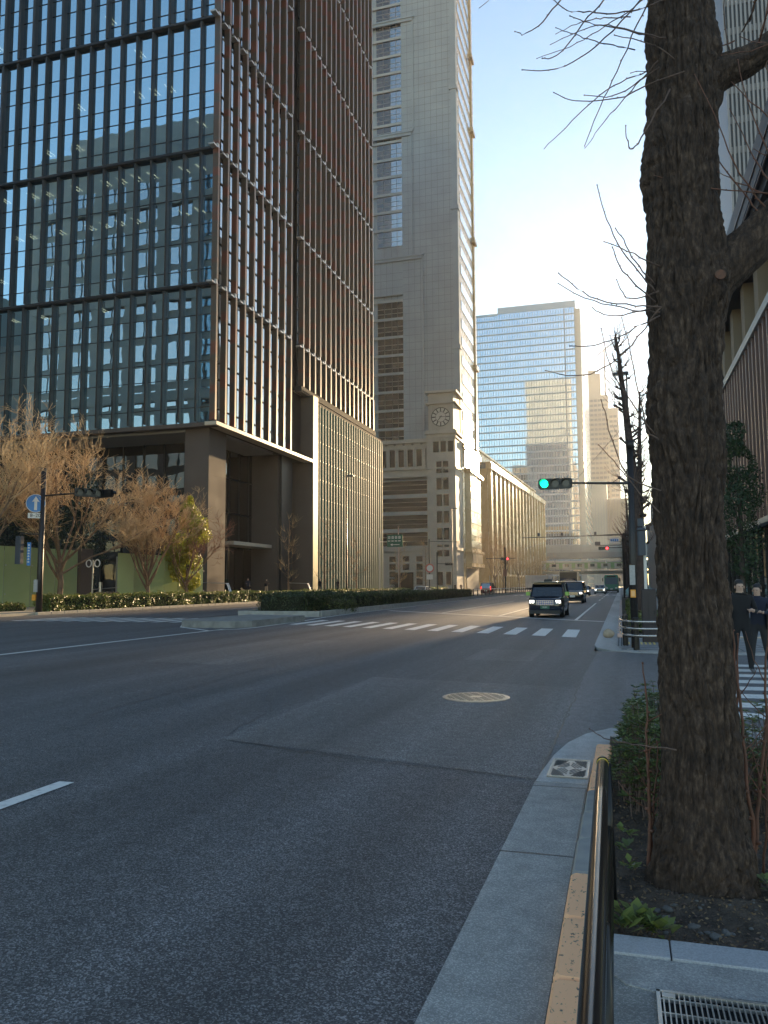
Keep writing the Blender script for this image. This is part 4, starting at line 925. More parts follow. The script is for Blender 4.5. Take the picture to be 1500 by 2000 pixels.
m=MB()   # raised stepped frames on the shaft
for (x1,z1) in((-45.8,85.2),(-48.4,118.5),(-47.8,150)):
    m.box(-75,x1,189.6,190,z1-.9,z1); m.box(-75,x1+.3,189.4,190,z1-.15,z1+.25); m.box(x1-.35,x1+.05,189.75,190,(40 if z1<90 else 86 if z1<120 else 119),z1-.9)
m.box(-38.0,-36.55,189.7,191.2,36,178)
for z in(60,96,128): m.box(-38.3,-36.3,189.5,191.4,z,z+1.0)
m.build('stone_trim',MATS['stone_cool'],B)
# sunlit side of the shaft
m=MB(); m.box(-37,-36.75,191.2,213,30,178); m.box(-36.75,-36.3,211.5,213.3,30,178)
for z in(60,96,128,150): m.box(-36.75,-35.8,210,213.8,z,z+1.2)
m.build('side_wall',MATS['stone_sunlit'],B)
m=MB()
for k in range(29):
    z=37+4.75*k; m.box(-36.75,-36.62,193.5,210,z+.9,z+3.3)
m.build('side_window',MATS['glass_sunlit'],B)
# podium front
m=MB(); m.box(-75,-42.9,182,212,.14,36.2); m.build('podium_wall',MATS['stone_warm'],B)
m=MB()
for z,h,p in((35.4,.9,.7),(29.0,.7,.5),(26.6,1.4,.3),(9.6,1.0,.5),(6.6,.5,.3),(3.2,.3,.15),(1.4,.3,.15)): m.box(-60,-42.9,182-p,182,z,z+h)
for i in range(8):
    x=-44.0-2.2*i; m.box(x-.28,x+.28,181.45,182,29.7,34.0); m.box(x-.5,x-.36,181.6,182,29.7,34.0)
m.box(-60,-42.9,181.5,182,34.0,34.4)
m.build('podium_trim',MATS['stone_warm'],B)
for i in range(7):
    x=-45.1-2.2*i; m=MB(); m.box(x-.72,x+.72,181.9,182.02,29.8,33.8); m.build('window',MATS['glass_brown'],B)
m=MB()
for i in range(6): m.disc((-44.6-2.2*i,181.9,35.2),(0,1,0),.32,.25,12)
m.build('roundel',MATS['stone_dark'],B)
for k in range(4):
    z=10.9+4.1*k; m=MB(); m.box(-60,-43.3,181.93,182.02,z,z+3.1); m.build('window',MATS['glass_brown'],B)
m=MB()
for k in range(4):
    z=10.9+4.1*k; m.box(-60,-43.2,181.7,182,z+3.15,z+3.95)
    for zz in(z+1.0,z+2.1): m.box(-60,-43.3,181.86,181.94,zz-.04,zz+.04)
m.build('spandrel',MATS['spandrel'],B)
for i in range(4):
    x=-45.4-3.3*i
    for z,h in((1.2,3.6),(5.2,3.2)):
        if i==1 and z<2: continue
        m=MB(); m.box(x-.75,x+.75,181.88,182.02,z,z+h); m.build('window',MATS['glass_brown'],B)
m=MB(); m.box(-51.5,-46.9,181.8,182.02,.14,4.6); m.build('door',MATS['glass_dark'],B)
# turret
m=MB(); m.box(-42.9,-36.1,180,188.5,.14,37.3); m.box(-42.5,-36.5,180.4,188,37.3,47.2); m.build('turret',MATS['stone_warm'],B)
m=MB()
for z,h,p in((36.9,.6,.55),(37.5,.35,.25),(44.1,.35,.35),(46.7,.5,.5),(36.0,.4,.25),(9.6,.7,.3),(28.6,.4,.25)): 
    m.box(-42.9-p*.5,-36.1+p,180-p,188.5,z,z+h)
for i in range(9): m.box(-42.4+.72*i,-42.1+.72*i,179.86,180,35.3,35.9)
for k in range(24): m.box(-42.92,-36.08,179.985,180,1+1.45*k-.03,1+1.45*k+.03)
for x in(-42.3,-37.1): m.box(x,x+.5,180.25,180.4,38,43.9)
m.build('turret_trim',MATS['stone_warm'],B)
CX,CZ=-39.5,41.0
ck=MB(); ck.disc((CX,180.36,CZ),(0,1,0),2.25,.10,40); clock=ck.build('clock',M('clock_face',(.5,.48,.44),.6),B)
m=MB()
ring=lambda R0,t: m.add(*[(lambda n:([(CX+r*math.cos(6.2832*i/n),180.30,CZ+r*math.sin(6.2832*i/n)) for r in(R0,R0-t) for i in range(n)]+[(CX+r*math.cos(6.2832*i/n),180.24,CZ+r*math.sin(6.2832*i/n)) for r in(R0,R0-t) for i in range(n)],
     [(2*n+i,2*n+(i+1)%n,3*n+(i+1)%n,3*n+i) for i in range(n)]+[(i,(i+1)%n,2*n+(i+1)%n,2*n+i) for i in range(n)]+[(n+i,3*n+i,3*n+(i+1)%n,n+(i+1)%n) for i in range(n)]))(40)][0])
ring(2.28,.16); ring(1.25,.08)
for i in range(12):
    w=6.2832*i/12; u=Vector((math.sin(w),0,math.cos(w))); a=Vector((CX,180.25,CZ))+u*1.3; b=Vector((CX,180.25,CZ))+u*2.1; m.tube([a,b],.13,4)
m.build('numeral',M('clock_dark',(.05,.045,.04),.5,.4),clock)
m=MB()
for w,L,t in((90,2.0,.08),(218,1.5,.11)):
    u=Vector((math.sin(R(w)),0,math.cos(R(w)))); c=Vector((CX,180.2,CZ)); m.tube([c-u*.35,c+u*L],[t,t*.5],5)
m.build('hand',MATS['clock_dark'],clock)
for i in range(3):
    x=-41.2+1.75*i; m=MB(); m.box(x-.1,x+1.2,179.93,180.02,32.6,35.1); m.build('window',MATS['glass_brown'],B)
for k in range(6):
    z=11.6+3.35*k+ (0 if k else 0)
    if k==5: z=27.6-.0
    for x in(-40.6,-39.0):
        m=MB(); m.box(x,x+1.25,179.93,180.02,8.2+3.9*k,10.9+3.9*k); m.build('window',MATS['glass_brown'],B)
for x in(-40.6,-38.6): m=MB(); m.box(x,x+1.2,179.93,180.02,1.6,4.6); m.build('window',MATS['glass_brown'],B)
# sunlit flank of the podium with its bay
m=MB(); m.box(-42.9,-36.4,188.5,212,.14,36.0); m.box(-36.4,-36.0,188.5,190.4,.14,36); m.build('flank_wall',MATS['stone_sunlit'],B)
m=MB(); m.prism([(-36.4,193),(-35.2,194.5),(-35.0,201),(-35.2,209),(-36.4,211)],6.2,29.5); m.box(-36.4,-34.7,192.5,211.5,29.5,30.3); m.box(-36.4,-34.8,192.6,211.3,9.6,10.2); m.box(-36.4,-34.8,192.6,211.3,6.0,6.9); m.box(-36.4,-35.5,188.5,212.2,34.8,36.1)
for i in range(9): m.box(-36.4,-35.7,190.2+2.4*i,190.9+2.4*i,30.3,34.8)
m.build('bay',MATS['stone_sunlit'],B)
for k in range(6):
    m=MB(); z=10.9+3.05*k; m.prism([(-35.19,194.55),(-35.12,194.55),(-34.93,201),(-35.12,208.9),(-35.19,208.9),(-35.0,201)],z,z+1.7); m.build('side_window',MATS['glass_sunlit'],B)
m=MB()
for i in range(11): m.box(-35.05,-34.9,195.2+1.3*i,195.6+1.3*i,7,9.4)
for i in range(8): m.box(-36.5,-36.35,190.9+2.4*i,192.5+2.4*i,30.8,34.3)
m.build('grille',MATS['stone_dark'],B)
m=MB(); m.box(-36.45,-36.3,193.5,210.5,.3,5.6); m.build('porch',MATS['stone_dark'],B)
# ------------------------------------------------------------------ pilastered building
C=thing('pilastered_building','long low stone building with a rhythm of sunlit vertical piers','building',(-36,226.5,.14))
cu=Vector((5.1,114.2)).normalized(); cv=Vector((cu.y,-cu.x)); c0=Vector((-36,226.5)); CH=36.6
def cq(s,o): p=c0+cu*s+cv*o; return (p.x,p.y)
def cb(m,s0,s1,o0,o1,z0,z1): m.prism([cq(s0,o0),cq(s0,o1),cq(s1,o1),cq(s1,o0)][::1],z0,z1)
LC=114.0
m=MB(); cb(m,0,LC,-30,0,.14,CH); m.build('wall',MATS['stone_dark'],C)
m=MB(); cb(m,-.3,LC+.3,-.5,1.3,CH-1.6,CH+.1); cb(m,-.3,LC,-5.6,1.1,CH+.1,CH+.35); cb(m,0,LC,-24,-3,CH+.35,CH+4.0); cb(m,-1,LC,-24.4,-2.6,CH+4,CH+4.6); m.build('cornice',MATS['stone_sunlit'],C)
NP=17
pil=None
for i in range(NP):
    s=.2+ (LC-2.2)*i/(NP-1); m=MB(); cb(m,s,s+2.0,0,1.0,4.6,CH-1.6); m.build('pilaster',MATS['stone_sunlit'],C)
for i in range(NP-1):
    s=.2+(LC-2.2)*i/(NP-1)+2.0; e=.2+(LC-2.2)*(i+1)/(NP-1); m=MB(); cb(m,s+.25,e-.25,0,.12,10.2,CH-3); m.build('window',MATS['glass_sunlit'] if i<0 else MATS['glass_brown'],C)
m=MB()
for k in range(7):
    z=12.5+3.6*k; cb(m,1,LC-1,0,.25,z,z+.55)
cb(m,-.2,LC,0,.8,4.2,4.9); cb(m,0,30,0,.5,4.9,10.0)
m.build('floor_band',MATS['stone_sunlit'],C)
for i in range(5):
    for k in range(2):
        m=MB(); cb(m,2.2+5.6*i,4.6+5.6*i,.5,.58,5.6+2.4*k-.2,7.2+2.4*k-.2); m.build('small_window',MATS['glass_brown'],C)
m=MB()
for i in range(26): m=MB(); cb(m,1+4.3*i,1.9+4.3*i,.0,.7,.14,4.2); m.build('arcade_pier',MATS['stone_sunlit'],C)
m=MB(); m.box(-46,-38.9,226.0,226.4,5,CH-1.5); m.build('corner_glazing',MATS['glass_dark'],C)
m=MB()
for k in range(10): m.box(-46,-38.9,225.9,226.0,6+3.4*k,6.2+3.4*k)
for x in(-45,-43,-41): m.box(x-.06,x+.06,225.9,226,5,CH-2)
m.box(-38.9,-36.0,226.0,226.45,.14,CH-1.6); m.box(-46,-38.9,226,226.45,.14,5)
m.build('corner_frame',MATS['stone_sunlit'],C)
# ------------------------------------------------------------------ blue glass tower far down the street
D=thing('glass_tower','broad blue glass curtain wall tower closing the street','tower',(-50,450,0))
glass_mat('glass_far',(.1,.1,.1),.62,wav=.05,wsc=.05,rough=.03,straight=False,dark=(.05,.07,.09),rcol=(.68,.79,.88))
M('mullion_far',(.22,.26,.30),.5,.3); M('spandrel_far',(.30,.36,.41),.4,.2)
DX0,DX1,DY=-105,-17.6,450; DH=159.5
m=MB(); m.box(DX0,-20.8,DY,DY+110,0,DH-1.5); m.build('front_glazing',MATS['glass_far'],D)
m=MB(); m.box(-20.8,DX1,DY+.6,DY+110,0,DH-2.5); m.build('end_pier',M('stone_far',(.46,.40,.32),.3),D)
m=MB()
for k in range(38):
    z=4.1*k+2
    if z<DH-3: m.box(DX0,-20.7,DY-.14,DY,z,z+.85)
m.box(DX0,-64,DY-.2,DY+100,DH-2.4,DH-1); m.box(-64,-20.2,DY-.25,DY+100,DH-1.6,DH+2.2)
m.build('spandrel',MATS['spandrel_far'],D)
m=MB()
for i in range(58): x=-20.8-1.45*i; m.box(x-.11,x+.11,DY-.35,DY,0,DH-2)
m.box(-26.6,-26.0,DY-.35,DY,0,DH-2)
m.build('mullion',MATS['mullion_far'],D)
m=MB()
for k in range(38): z=4.1*k+2; m.box(DX1,DX1+.12,DY+2,DY+108,z,z+2.4)
m.build('side_window',MATS['glass_sunlit'],D)
# ------------------------------------------------------------------ hazy towers, and unseen towers added to keep the sun off the road
M('concrete_far',(.34,.31,.28),.7); M('window_far',(.14,.15,.16),.35)
def slab(name,label,cat,x0,x1,y0,y1,h,steps=(),z0=0,group=None,fh=4.2,ww=3.2,parts=True):
    root=thing(name,label,cat,((x0+x1)/2,(y0+y1)/2,0),0,group); m=MB(); m.box(x0,x1,y0,y1,-.2,h)
    for (a,b,c,d,zz0,zz1) in steps: m.box(a,b,c,d,zz0,zz1)
    m.build('wall',MATS['concrete_far'],root); m=MB()
    for k in range(int(h/fh)-1): m.box(x0+1.2,x1-1.2,y0-.15,y0,3+fh*k,5.1+fh*k)
    m.build('window_band',MATS['window_far'],root); m=MB()
    for i in range(int((x1-x0)/ww)): m.box(x0+1.2+ww*i,x0+1.7+ww*i,y0-.3,y0,2,h-2)
    m.build('pier',MATS['concrete_far'],root)
    return root
E1=slab('hazy_tower','pale hazy tower with a stepped crown and a crane, right of the blue glass tower','tower',-26,-6,700,740,164,[(-25,-12,703,735,164,184),(-24,-16,706,730,184,188)])
m=MB(); m.tube([(-8,705,160),(-8,705,206)],.7,4); m.tube([(-15,705,200),(4,705,214)],.5,4); m.tube([(-8,705,206),(4,705,214)],.2,4); m.build('crane',MATS['mullion_far'],E1)
slab('hazy_tower','lower pale hazy block beside the stepped hazy tower','tower',-7,2,690,730,150)
F1=thing('hazy_glass_block','low greenish glass block in the haze below the stepped tower','building',(-12,560,0))
m=MB(); m.box(-19,-7.5,560,600,-.2,72); m.box(-7.5,6,566,600,-.2,60); m.build('wall',M('glass_green_far',(.40,.46,.44),.3,col2=(.34,.40,.38),sc=.05),F1); m=MB()
for i in range(14): m.box(-19+1.8*i,-18.7+1.8*i,559.7,560 if i<7 else 566,0,60)
m.build('mullion',MATS['spandrel_far'],F1)
slab('sun_block_tower','unseen tower added at the end of the street to shade the road','tower',39.5,56.2,800,830,180,group='towers added to block the sun')
slab('sun_block_tower','second unseen tower added to block the low sun, joined to the first','tower',65.2,112,800,830,186,group='towers added to block the sun')
m=MB(); m.box(56.2,65.2,802,812,-.2,112.5); m.box(56.2,65.2,802,812,128.5,180); tag(m.build('sun_gap_block',MATS['concrete_far'],loc=(60,815,0)),'added link block whose opening lets a patch of sun onto the road','bridge')  # added block, its opening shaped to throw a sun patch on the crossing
# ------------------------------------------------------------------ railway viaduct and train
V1=thing('viaduct','concrete viaduct with noise barrier panels crossing the far end of the street','viaduct',(-10,346,0))
M('viaduct_concrete',(.36,.36,.33),.8,col2=(.30,.30,.28),sc=.2)
m=MB(); m.box(-120,90,346,356,12.6,15.0); m.build('deck',MATS['viaduct_concrete'],V1)
m=MB(); m.box(-120,90,345.8,346.1,15.0,18.2); m.build('barrier',M('barrier',(.38,.40,.38),.6),V1)
m=MB()
for i in range(52): m.box(-120+4*i,-119.75+4*i,345.6,345.8,15,18.2)
m.build('barrier_post',MATS['spandrel'],V1)
for x in(-34,4,40): m=MB(); m.box(x-1.5,x+1.5,348,354,-.2,12.6); m.build('pier',MATS['viaduct_concrete'],V1)
V2=thing('railway_bridge','low railway girder bridge carrying the pale train','bridge',(-10,330,0))
m=MB(); m.box(-120,90,328,338,5.6,6.9); m.build('girder',M('girder',(.20,.21,.17),.7),V2)
for x in(-33,3,38): m=MB(); m.box(x-1.2,x+1.2,329,337,-.2,5.6); m.build('pier',MATS['viaduct_concrete'],V2)
m=MB()
for i in range(40): m.box(-60+3*i,-59.9+3*i,328,328.1,6.9,7.9)
m.box(-60,60,328,328.1,7.8,7.95); m.build('parapet',MATS['steel_pale'],V2)
M('train_cream',(.56,.52,.42),.4); M('train_green',(.28,.42,.16),.4); M('window_dark',(.03,.035,.04),.2)
car=None
for i in range(5):
    x=-66+20.2*i
    r=thing('train_car',['train carriage at the far left of the passing train','train carriage left of the street axis','train carriage above the street behind the green coach','train carriage over the right kerb','train carriage hidden furthest right'][i],'train',(x+10,331,6.95),0,'carriages of the train')
    m=MB(); m.cbox(x+.1,x+20,329.6,332.4,7.5,11.0,.25); b_=m.build('body',MATS['train_cream'],r)
    m=MB(); m.box(x+.2,x+19.9,329.56,329.6,9.9,10.2); m.build('stripe',MATS['train_green'],r)
    for j in range(4):
        m=MB(); m.box(x+1.6+5*j,x+3.0+5*j,329.55,329.6,7.6,9.9); dd=m.build('door',MATS['train_green'],r)
    for j in range(4):
        m=MB(); m.box(x+3.9+5*j,x+5.6+5*j,329.53,329.6,8.6,9.7); m.build('window',MATS['window_dark'],r)
# ------------------------------------------------------------------ right hand buildings
RB=thing('ribbed_building','brown ribbed metal building on the right with a pale beam and dark overhang','building',(8.5,66,.11))
M('rib_brown',(.10,.055,.046),.5,col2=(.08,.045,.04),sc=.5); M('rib_pale',(.18,.115,.10),.45); M('beam_pale',(.55,.55,.52),.4); M('column_beige',(.30,.24,.17),.6)
m=MB(); m.box(8.7,40,36,104,5.65,17.3); m.build('wall',MATS['rib_brown'],RB)
m=MB()
for i in range(50): y=36.2+1.36*i; m.box(8.42,8.7,y,y+.4,5.65,17.2)
m.build('rib',MATS['rib_pale'],RB)
m=MB(); m.box(8.3,8.72,35.8,104.2,17.2,17.75); m.build('beam',MATS['beam_pale'],RB)
m=MB(); m.box(8.4,8.9,35.8,104,5.3,5.64); m.build('sill',MATS['beam_pale'],RB)
for i in range(12):
    y=37.5+5.8*i; m=MB(); m.box(9.1,10.4,y,y+1.5,17.75,23.2); m.build('column',MATS['column_beige'],RB)
m=MB(); m.box(10.9,40,36,104,17.3,23.2); m.box(9.2,40,36,104,.1,5.3); m.build('recess_glazing',MATS['glass_dark'],RB)
m=MB(); m.box(8.2,40,35.8,104.2,23.2,24.0); m.prism([(7.9,35.6),(40,35.6),(40,104.4),(7.9,104.4)],24.0,26.2); m.build('overhang',M('overhang',(.035,.033,.04),.5),RB)
m=MB()
for z in(23.6,24.8): m.box(7.84,7.92,35.6,104.4,z,z+.08)
m.build('overhang_line',MATS['rib_pale'],RB)
m=MB()
for i in range(24): m=MB(); m.box(9.05,9.22,37+2.8*i,37.14+2.8*i,.1,5.3); m.build('shopfront_frame',MATS['frame_dark'],RB)
RT=thing('ribbed_tower','tall grey tower of fine vertical ribs at the upper right','tower',(33,120,0))
M('rib_grey',(.36,.35,.35),.5,col2=(.30,.29,.29),sc=.05); M('rib_slot',(.10,.10,.105),.4)
m=MB(); m.box(14.9,52,105.2,150,-.2,118); m.build('wall',MATS['rib_slot'],RT); m=MB()
for i in range(75): x=14.9+.5*i; m.box(x,x+.24,104.8,105.2,10,118)
m.build('rib',MATS['rib_grey'],RT); m=MB()
for k in range(27): m.box(14.9,52,105.1,105.22,12+4*k,12.9+4*k)
m.build('floor_band',MATS['rib_grey'],RT)
slab('tan_tower','narrow tan building edge between the big trunk and the grey ribbed tower','building',16.5,40,142,175,88.5)
slab('side_block','plain office block on the right across the far crossing','building',9,40,122,190,30,group='blocks on the right side')
slab('side_block','second plain block further along the right side','building',9.5,40,196,262,26,group='blocks on the right side')
slab('side_block','farthest low block along the right side','building',10,40,268,320,22,group='blocks on the right side')
# ------------------------------------------------------------------ street furniture
M('pole_dark',(.030,.024,.024),.4,.2,col2=(.022,.02,.02),sc=5)
M('black_metal',(.018,.018,.020),.32,.4)
M('rail_black',(.022,.021,.021),.2,.45,col2=(.034,.031,.028),sc=40)
M('yellow',(.75,.55,.05),.5); M('white_sheet',(.72,.70,.66),.5); M('orange_box',(.80,.34,.04),.4)
M('sign_blue',(.05,.22,.55),.4); M('sign_green',(.015,.10,.055),.4); M('lens_off',(.05,.04,.035),.2)
M('lens_green',(.0,.5,.25),.3,emit=(.0,1.0,.42),es=3.0); M('lens_red',(.6,.02,.02),.3,emit=(1,.04,.05),es=3.0)
M('galv',(.55,.53,.50),.4,.7)
# near pipe barrier
nb=thing('pipe_barrier','black pipe barrier running along the kerb beside the big trunk','barrier',(-.10,4.30,.1))
m=MB(); m.tube([(-.12,4.32,.735),(-.112,3.6,.745),(-.098,2.6,.755),(-.082,1.4,.765),(-.07,-.5,.77),(-.06,-3,.77)],.029,20)
m.build('top_rail',MATS['rail_black'],nb,smooth=True)
m=MB(); m.tube([(-.12,4.318,.735),(-.1202,4.334,.735)],.032,20); m.build('end_cap',MATS['black_metal'],nb)
m=MB(); m.tube([(-.1195,4.275,.735),(-.1198,4.30,.735)],.0302,20); m.build('reflector_band',MATS['yellow'],nb)
for z in(.42,.24):
    m=MB(); m.tube([(-.10,4.30,z),(-.085,2.6,z+.01),(-.06,-3,z+.02)],.020,12); m.build('lower_rail',MATS['rail_black'],nb,smooth=True)
for y in(4.30,2.3,.3,-1.7): 
    m=MB(); m.tube([(-.098+.01*(4.3-y),y,.0),(-.108+.01*(4.3-y),y,.74)],.030,14); m.build('post',MATS['black_metal'],nb,smooth=True)
# drain cover in the gutter, manhole, pavement grating
dr=thing('drain_cover','rectangular cast iron gutter cover with diamond slots near the kerb','drain',(-.47,7.36,.02))
m=MB(); m.box(-.655,-.325,7.04,7.72,.016,.026); m.build('plate',M('cast_iron',(.40,.38,.35),.4,.4,col2=(.30,.28,.26),sc=20),dr)
m=MB()
for k in range(2,6):
    q=k/5
    for sx in(1,-1):
        for sy in(1,-1):
            a=Vector((-.49+sx*.145*q*.88,7.38+sy*.31*q*.12)); b=Vector((-.49+sx*.145*q*.12,7.38+sy*.31*q*.88))
            if k>4: c=(a+b)/2; a=c+(a-c)*.55; b=c+(b-c)*.55
            m.obox(((a.x+b.x)/2,(a.y+b.y)/2),tuple((b-a).normalized()),(b-a).length/2,.0032,.0255,.0285)
for (cx,cy) in((-.63,7.08),(-.35,7.08),(-.63,7.68),(-.35,7.68)):
    for k in range(1,6):
        sx=1 if cx<-.5 else -1; sy=1 if cy<7.3 else -1; a=Vector((cx+sx*.022*k,cy)); b=Vector((cx,cy+sy*.05*k)); m.obox(((a.x+b.x)/2,(a.y+b.y)/2),tuple((b-a).normalized()),(b-a).length/2,.005,.0255,.0285)
m.build('slot',MATS['joint'],dr)
m=MB(); 
for (a,b) in(((-.66,7.04),(-.645,7.72)),((-.335,7.04),(-.32,7.72)),((-.66,7.03),(-.32,7.045)),((-.66,7.715),(-.32,7.73))): m.box(a[0],b[0],a[1],b[1],.016,.031)
m.build('frame',M('iron_rim',(.36,.34,.31),.35,.7),dr)
mh=thing('manhole_cover','large round pale metal manhole cover with a dotted pattern in the road','manhole',(-2.09,11.72,.005))
m=MB(); m.cyl((-2.09,11.72),.49,.001,.014,64); m.build('rim',MATS['iron_rim'],mh)
m=MB(); m.cyl((-2.09,11.72),.445,.014,.018,64); m.build('plate',M('iron_gold',(.50,.44,.34),.38,.55,col2=(.42,.38,.30),sc=12),mh)
m=MB()
for i in range(-14,15):
    for j in range(-14,15):
        x=.038*i+(.019 if j%2 else 0); y=.038*j
        if .09<math.hypot(x,y)<.42 and (i*3+j*5)%7: m.box(-2.09+x-.011,-2.09+x+.011,11.72+y-.011,11.72+y+.011,.018,.0205)
m.build('dot_pattern',M('iron_dark',(.10,.09,.08),.5,.3),mh)
gr=thing('grating','steel bar grating set in the pavement at the lower right corner','grating',(.4,3.1,.1))
m=MB(); m.box(.08,1.2,2.75,3.335,.0,.0965); m.build('pit',M('pit_dark',(.006,.006,.009),.9),gr)
m=MB()
for i in range(56): x=.10+.0185*i; m.box(x,x+.005,2.76,3.325,.0966,.110)
m.build('bar',MATS['galv'],gr)
m=MB()
for y in(2.9,3.04,3.18,3.28): m.box(.09,1.19,y,y+.008,.0967,.108)
m.box(.078,.092,2.75,3.34,.09,.113); m.box(.078,1.2,3.326,3.34,.09,.113); m.box(.098,.145,3.29,3.322,.1,.1125)
m.build('cross_bar',MATS['galv'],gr)
# right hand signal on its pole
def signal_head(name,parent,c,nd,lit=None,w=.30,back=False,mat='black_metal',vert=False,scale=1.0,lens_w=None):
    """three-light head centred at c; nd = facing direction in the ground plane (unit)"""
    nd=Vector((nd[0],nd[1],0)).normalized(); ux=Vector((-nd.y,nd.x,0)); c=Vector(c); s=scale
    m=MB()
    hl,hh=(.60*s,.19*s)
    def fr(a,b,d): 
        return c+(ux*a+Vector((0,0,b)) if not vert else ux*b+Vector((0,0,a)))+nd*d
    P=[]
    for a,b in((-hl+.05,-hh),(hl-.05,-hh),(hl,-hh+.05),(hl,hh-.05),(hl-.05,hh),(-hl+.05,hh),(-hl,hh-.05),(-hl,-hh+.05)): P.append((a,b))
    n=8; vs=[fr(a,b,0) for a,b in P]+[fr(a,b,-.14*s) for a,b in P]
    m.add(vs,[tuple(range(n)),tuple(range(2*n-1,n-1,-1))]+[(i,n+i,n+(i+1)%n,(i+1)%n) for i in range(n)])
    head=m.build(name,MATS[mat],parent)
    for i in range(3):
        a=(-.38+.38*i)*s*(1 if vert else 1); q=fr(a,0,.005)
        l=MB(); l.disc(tuple(q),tuple(nd),.135*s,.02,20); l.build('lens',MATS[lit[1]] if lit and lit[0]==i else MATS['lens_off'],head)
        v=MB(); k=14; top=[]
        for j in range(k+1):
            w_=math.pi*(-.08+1.16*j/k); off=ux*math.cos(w_)*.155*s+Vector((0,0,math.sin(w_)*.155*s)); top.append((q+off,q+off*.97+nd*.24*s))
        vs=[t[0] for t in top]+[t[1] for t in top]; v.add(vs,[(j,j+1,k+2+j,k+1+j) for j in range(k)]); v.build('visor',MATS['black_metal'],head)
    return head
sg=thing('traffic_signal','green traffic signal on a black pole at the far corner, arm reaching over the road','traffic light',(.30,21.4,.03))
m=MB(); m.tube([(.29,21.4,.0),(.30,21.4,2.2),(.33,21.4,5.25)],[.095,.09,.075],14); m.cyl((.335,21.4),.10,5.15,5.35,14); m.build('pole',MATS['pole_dark'],sg,smooth=True)
m=MB(); m.tube([(.33,21.4,4.24),(-1.2,21.4,4.31),(-1.25,21.4,4.31)],[.034,.028,.028],10); m.tube([(.33,21.4,4.75),(.2,21.4,4.5),(-.15,21.4,4.27)],.012,6); m.build('arm',MATS['pole_dark'],sg)
signal_head('signal_head',sg,(-1.60,21.36,4.31),(-.02,-1),(0,'lens_green'),scale=.74)
m=MB(); m.box(.21,.345,21.27,21.32,1.62,2.12); m.build('notice_plate',M('plate_grey',(.42,.42,.42),.5,col2=(.34,.34,.34),sc=20),sg)
m=MB(); m.cbox(.215,.345,21.22,21.32,1.30,1.50,.01); bx=m.build('button_box',MATS['orange_box'],sg); m=MB(); m.box(.235,.325,21.205,21.2195,1.33,1.47); m.build('label',M('label_orange',(.9,.5,.2),.5),bx)
m=MB(); m.box(.17,.41,21.31,21.33,1.0,1.01); m.tube([(.36,21.4,3.0),(.75,21.7,3.05)],.018,6); m.build('bracket',MATS['pole_dark'],sg)
pg=thing('pedestrian_signal','dark pedestrian signal on a thin white post behind the green signal pole','pedestrian signal',(.67,24.0,.03))
m=MB(); m.tube([(.66,24,0),(.68,24,3.3)],.045,10); m.build('post',MATS['white_sheet'],pg)
m=MB(); m.cbox(.48,.70,23.72,23.92,2.45,3.25,.03); m.box(.50,.68,23.74,23.9,3.28,3.5); m.build('housing',M('housing',(.05,.06,.08),.5),pg)
cb_=thing('utility_cabinet','tall dark narrow cabinet on the far corner behind the guard rail','cabinet',(.72,23.6,.03))
m=MB(); m.cbox(.52,.92,23.45,23.7,.03,1.5,.03); m.build('body',M('cabinet',(.03,.022,.026),.45),cb_); m=MB(); m.box(.70,.705,23.44,23.452,.2,1.4); m.cyl((.86,23.43),.015,.8,.9,8); m.build('door_seam',MATS['joint'],cb_)
fr_=thing('guard_rail','low steel guard rail of three bars curving round the far corner on black posts','guard rail',(.3,20.9,.03))
for (x,y) in((.31,20.75),(.06,22.2),(1.6,20.7),(2.9,20.7)):
    m=MB(); m.cyl((x,y),.075,.0,.80,14); m.ell((x,y,.80),.075,.075,.03,14,4); m.build('post',MATS['black_metal'],fr_,smooth=False)
for z in(.38,.55,.72):
    m=MB(); m.tube([(-.06,23.6,z),(-.08,22.2,z),(-.04,21.5,z),(.06,21.0,z),(.22,20.68,z),(.5,20.58,z),(1.6,20.57,z),(3.4,20.57,z)],.022,8); m.build('bar',M('bar_steel',(.60,.56,.53),.25,.85),fr_,smooth=True)
m=MB(); 
for k in range(1): m.ell((-.42,25.4,.13),.17,.13,.13,12,8)
st_=m.build('bag',M('bag_beige',(.45,.36,.27),.8,col2=(.35,.28,.2),sc=9,bump=.8,bsc=12,bd=.04),loc=(-.42,25.4,.02),smooth=True); tag(st_,'small crumpled beige bag left in the gutter past the crossing','bag')
vv=np.array([v.co for v in st_.data.vertices]); vv*=(1+.4*(vnoise(vv*9+5,2)-.5))[:,None]; st_.data.vertices.foreach_set('co',vv.ravel().astype(np.float32))
# left signal pole with blue arrow sign
lp=thing('sign_pole','dark pole at the left carrying a blue arrow sign and an unlit signal','signal pole',(-33.7,40.4,.14))
m=MB(); m.tube([(-33.72,40.3,.0),(-33.72,40.3,2.6),(-33.68,40.3,8.9)],[.20,.17,.15],14); m.build('pole',MATS['pole_dark'],lp,smooth=True)
m=MB(); m.tube([(-33.68,40.3,7.2),(-30.6,40.75,7.35)],[.06,.05],8); m.build('arm',MATS['pole_dark'],lp)
signal_head('signal_head',lp,(-30.55,40.5,7.30),(.75,-.66),None,scale=1.35)
signal_head('rear_signal_head',lp,(-29.85,41.1,7.25),(.3,1),None,scale=1.25)
sn=Vector((.60,-.80,0)).normalized(); su=Vector((-sn.y,sn.x,0)); sc_=Vector((-33.95,40.0,6.72))
m=MB(); m.disc(tuple(sc_),tuple(sn),.56,.03,32); sdisc=m.build('sign_disc',MATS['white_sheet'],lp)
m=MB(); m.disc(tuple(sc_+sn*.012),tuple(sn),.525,.02,32); m.build('sign_field',MATS['sign_blue'],sdisc)
m=MB(); 
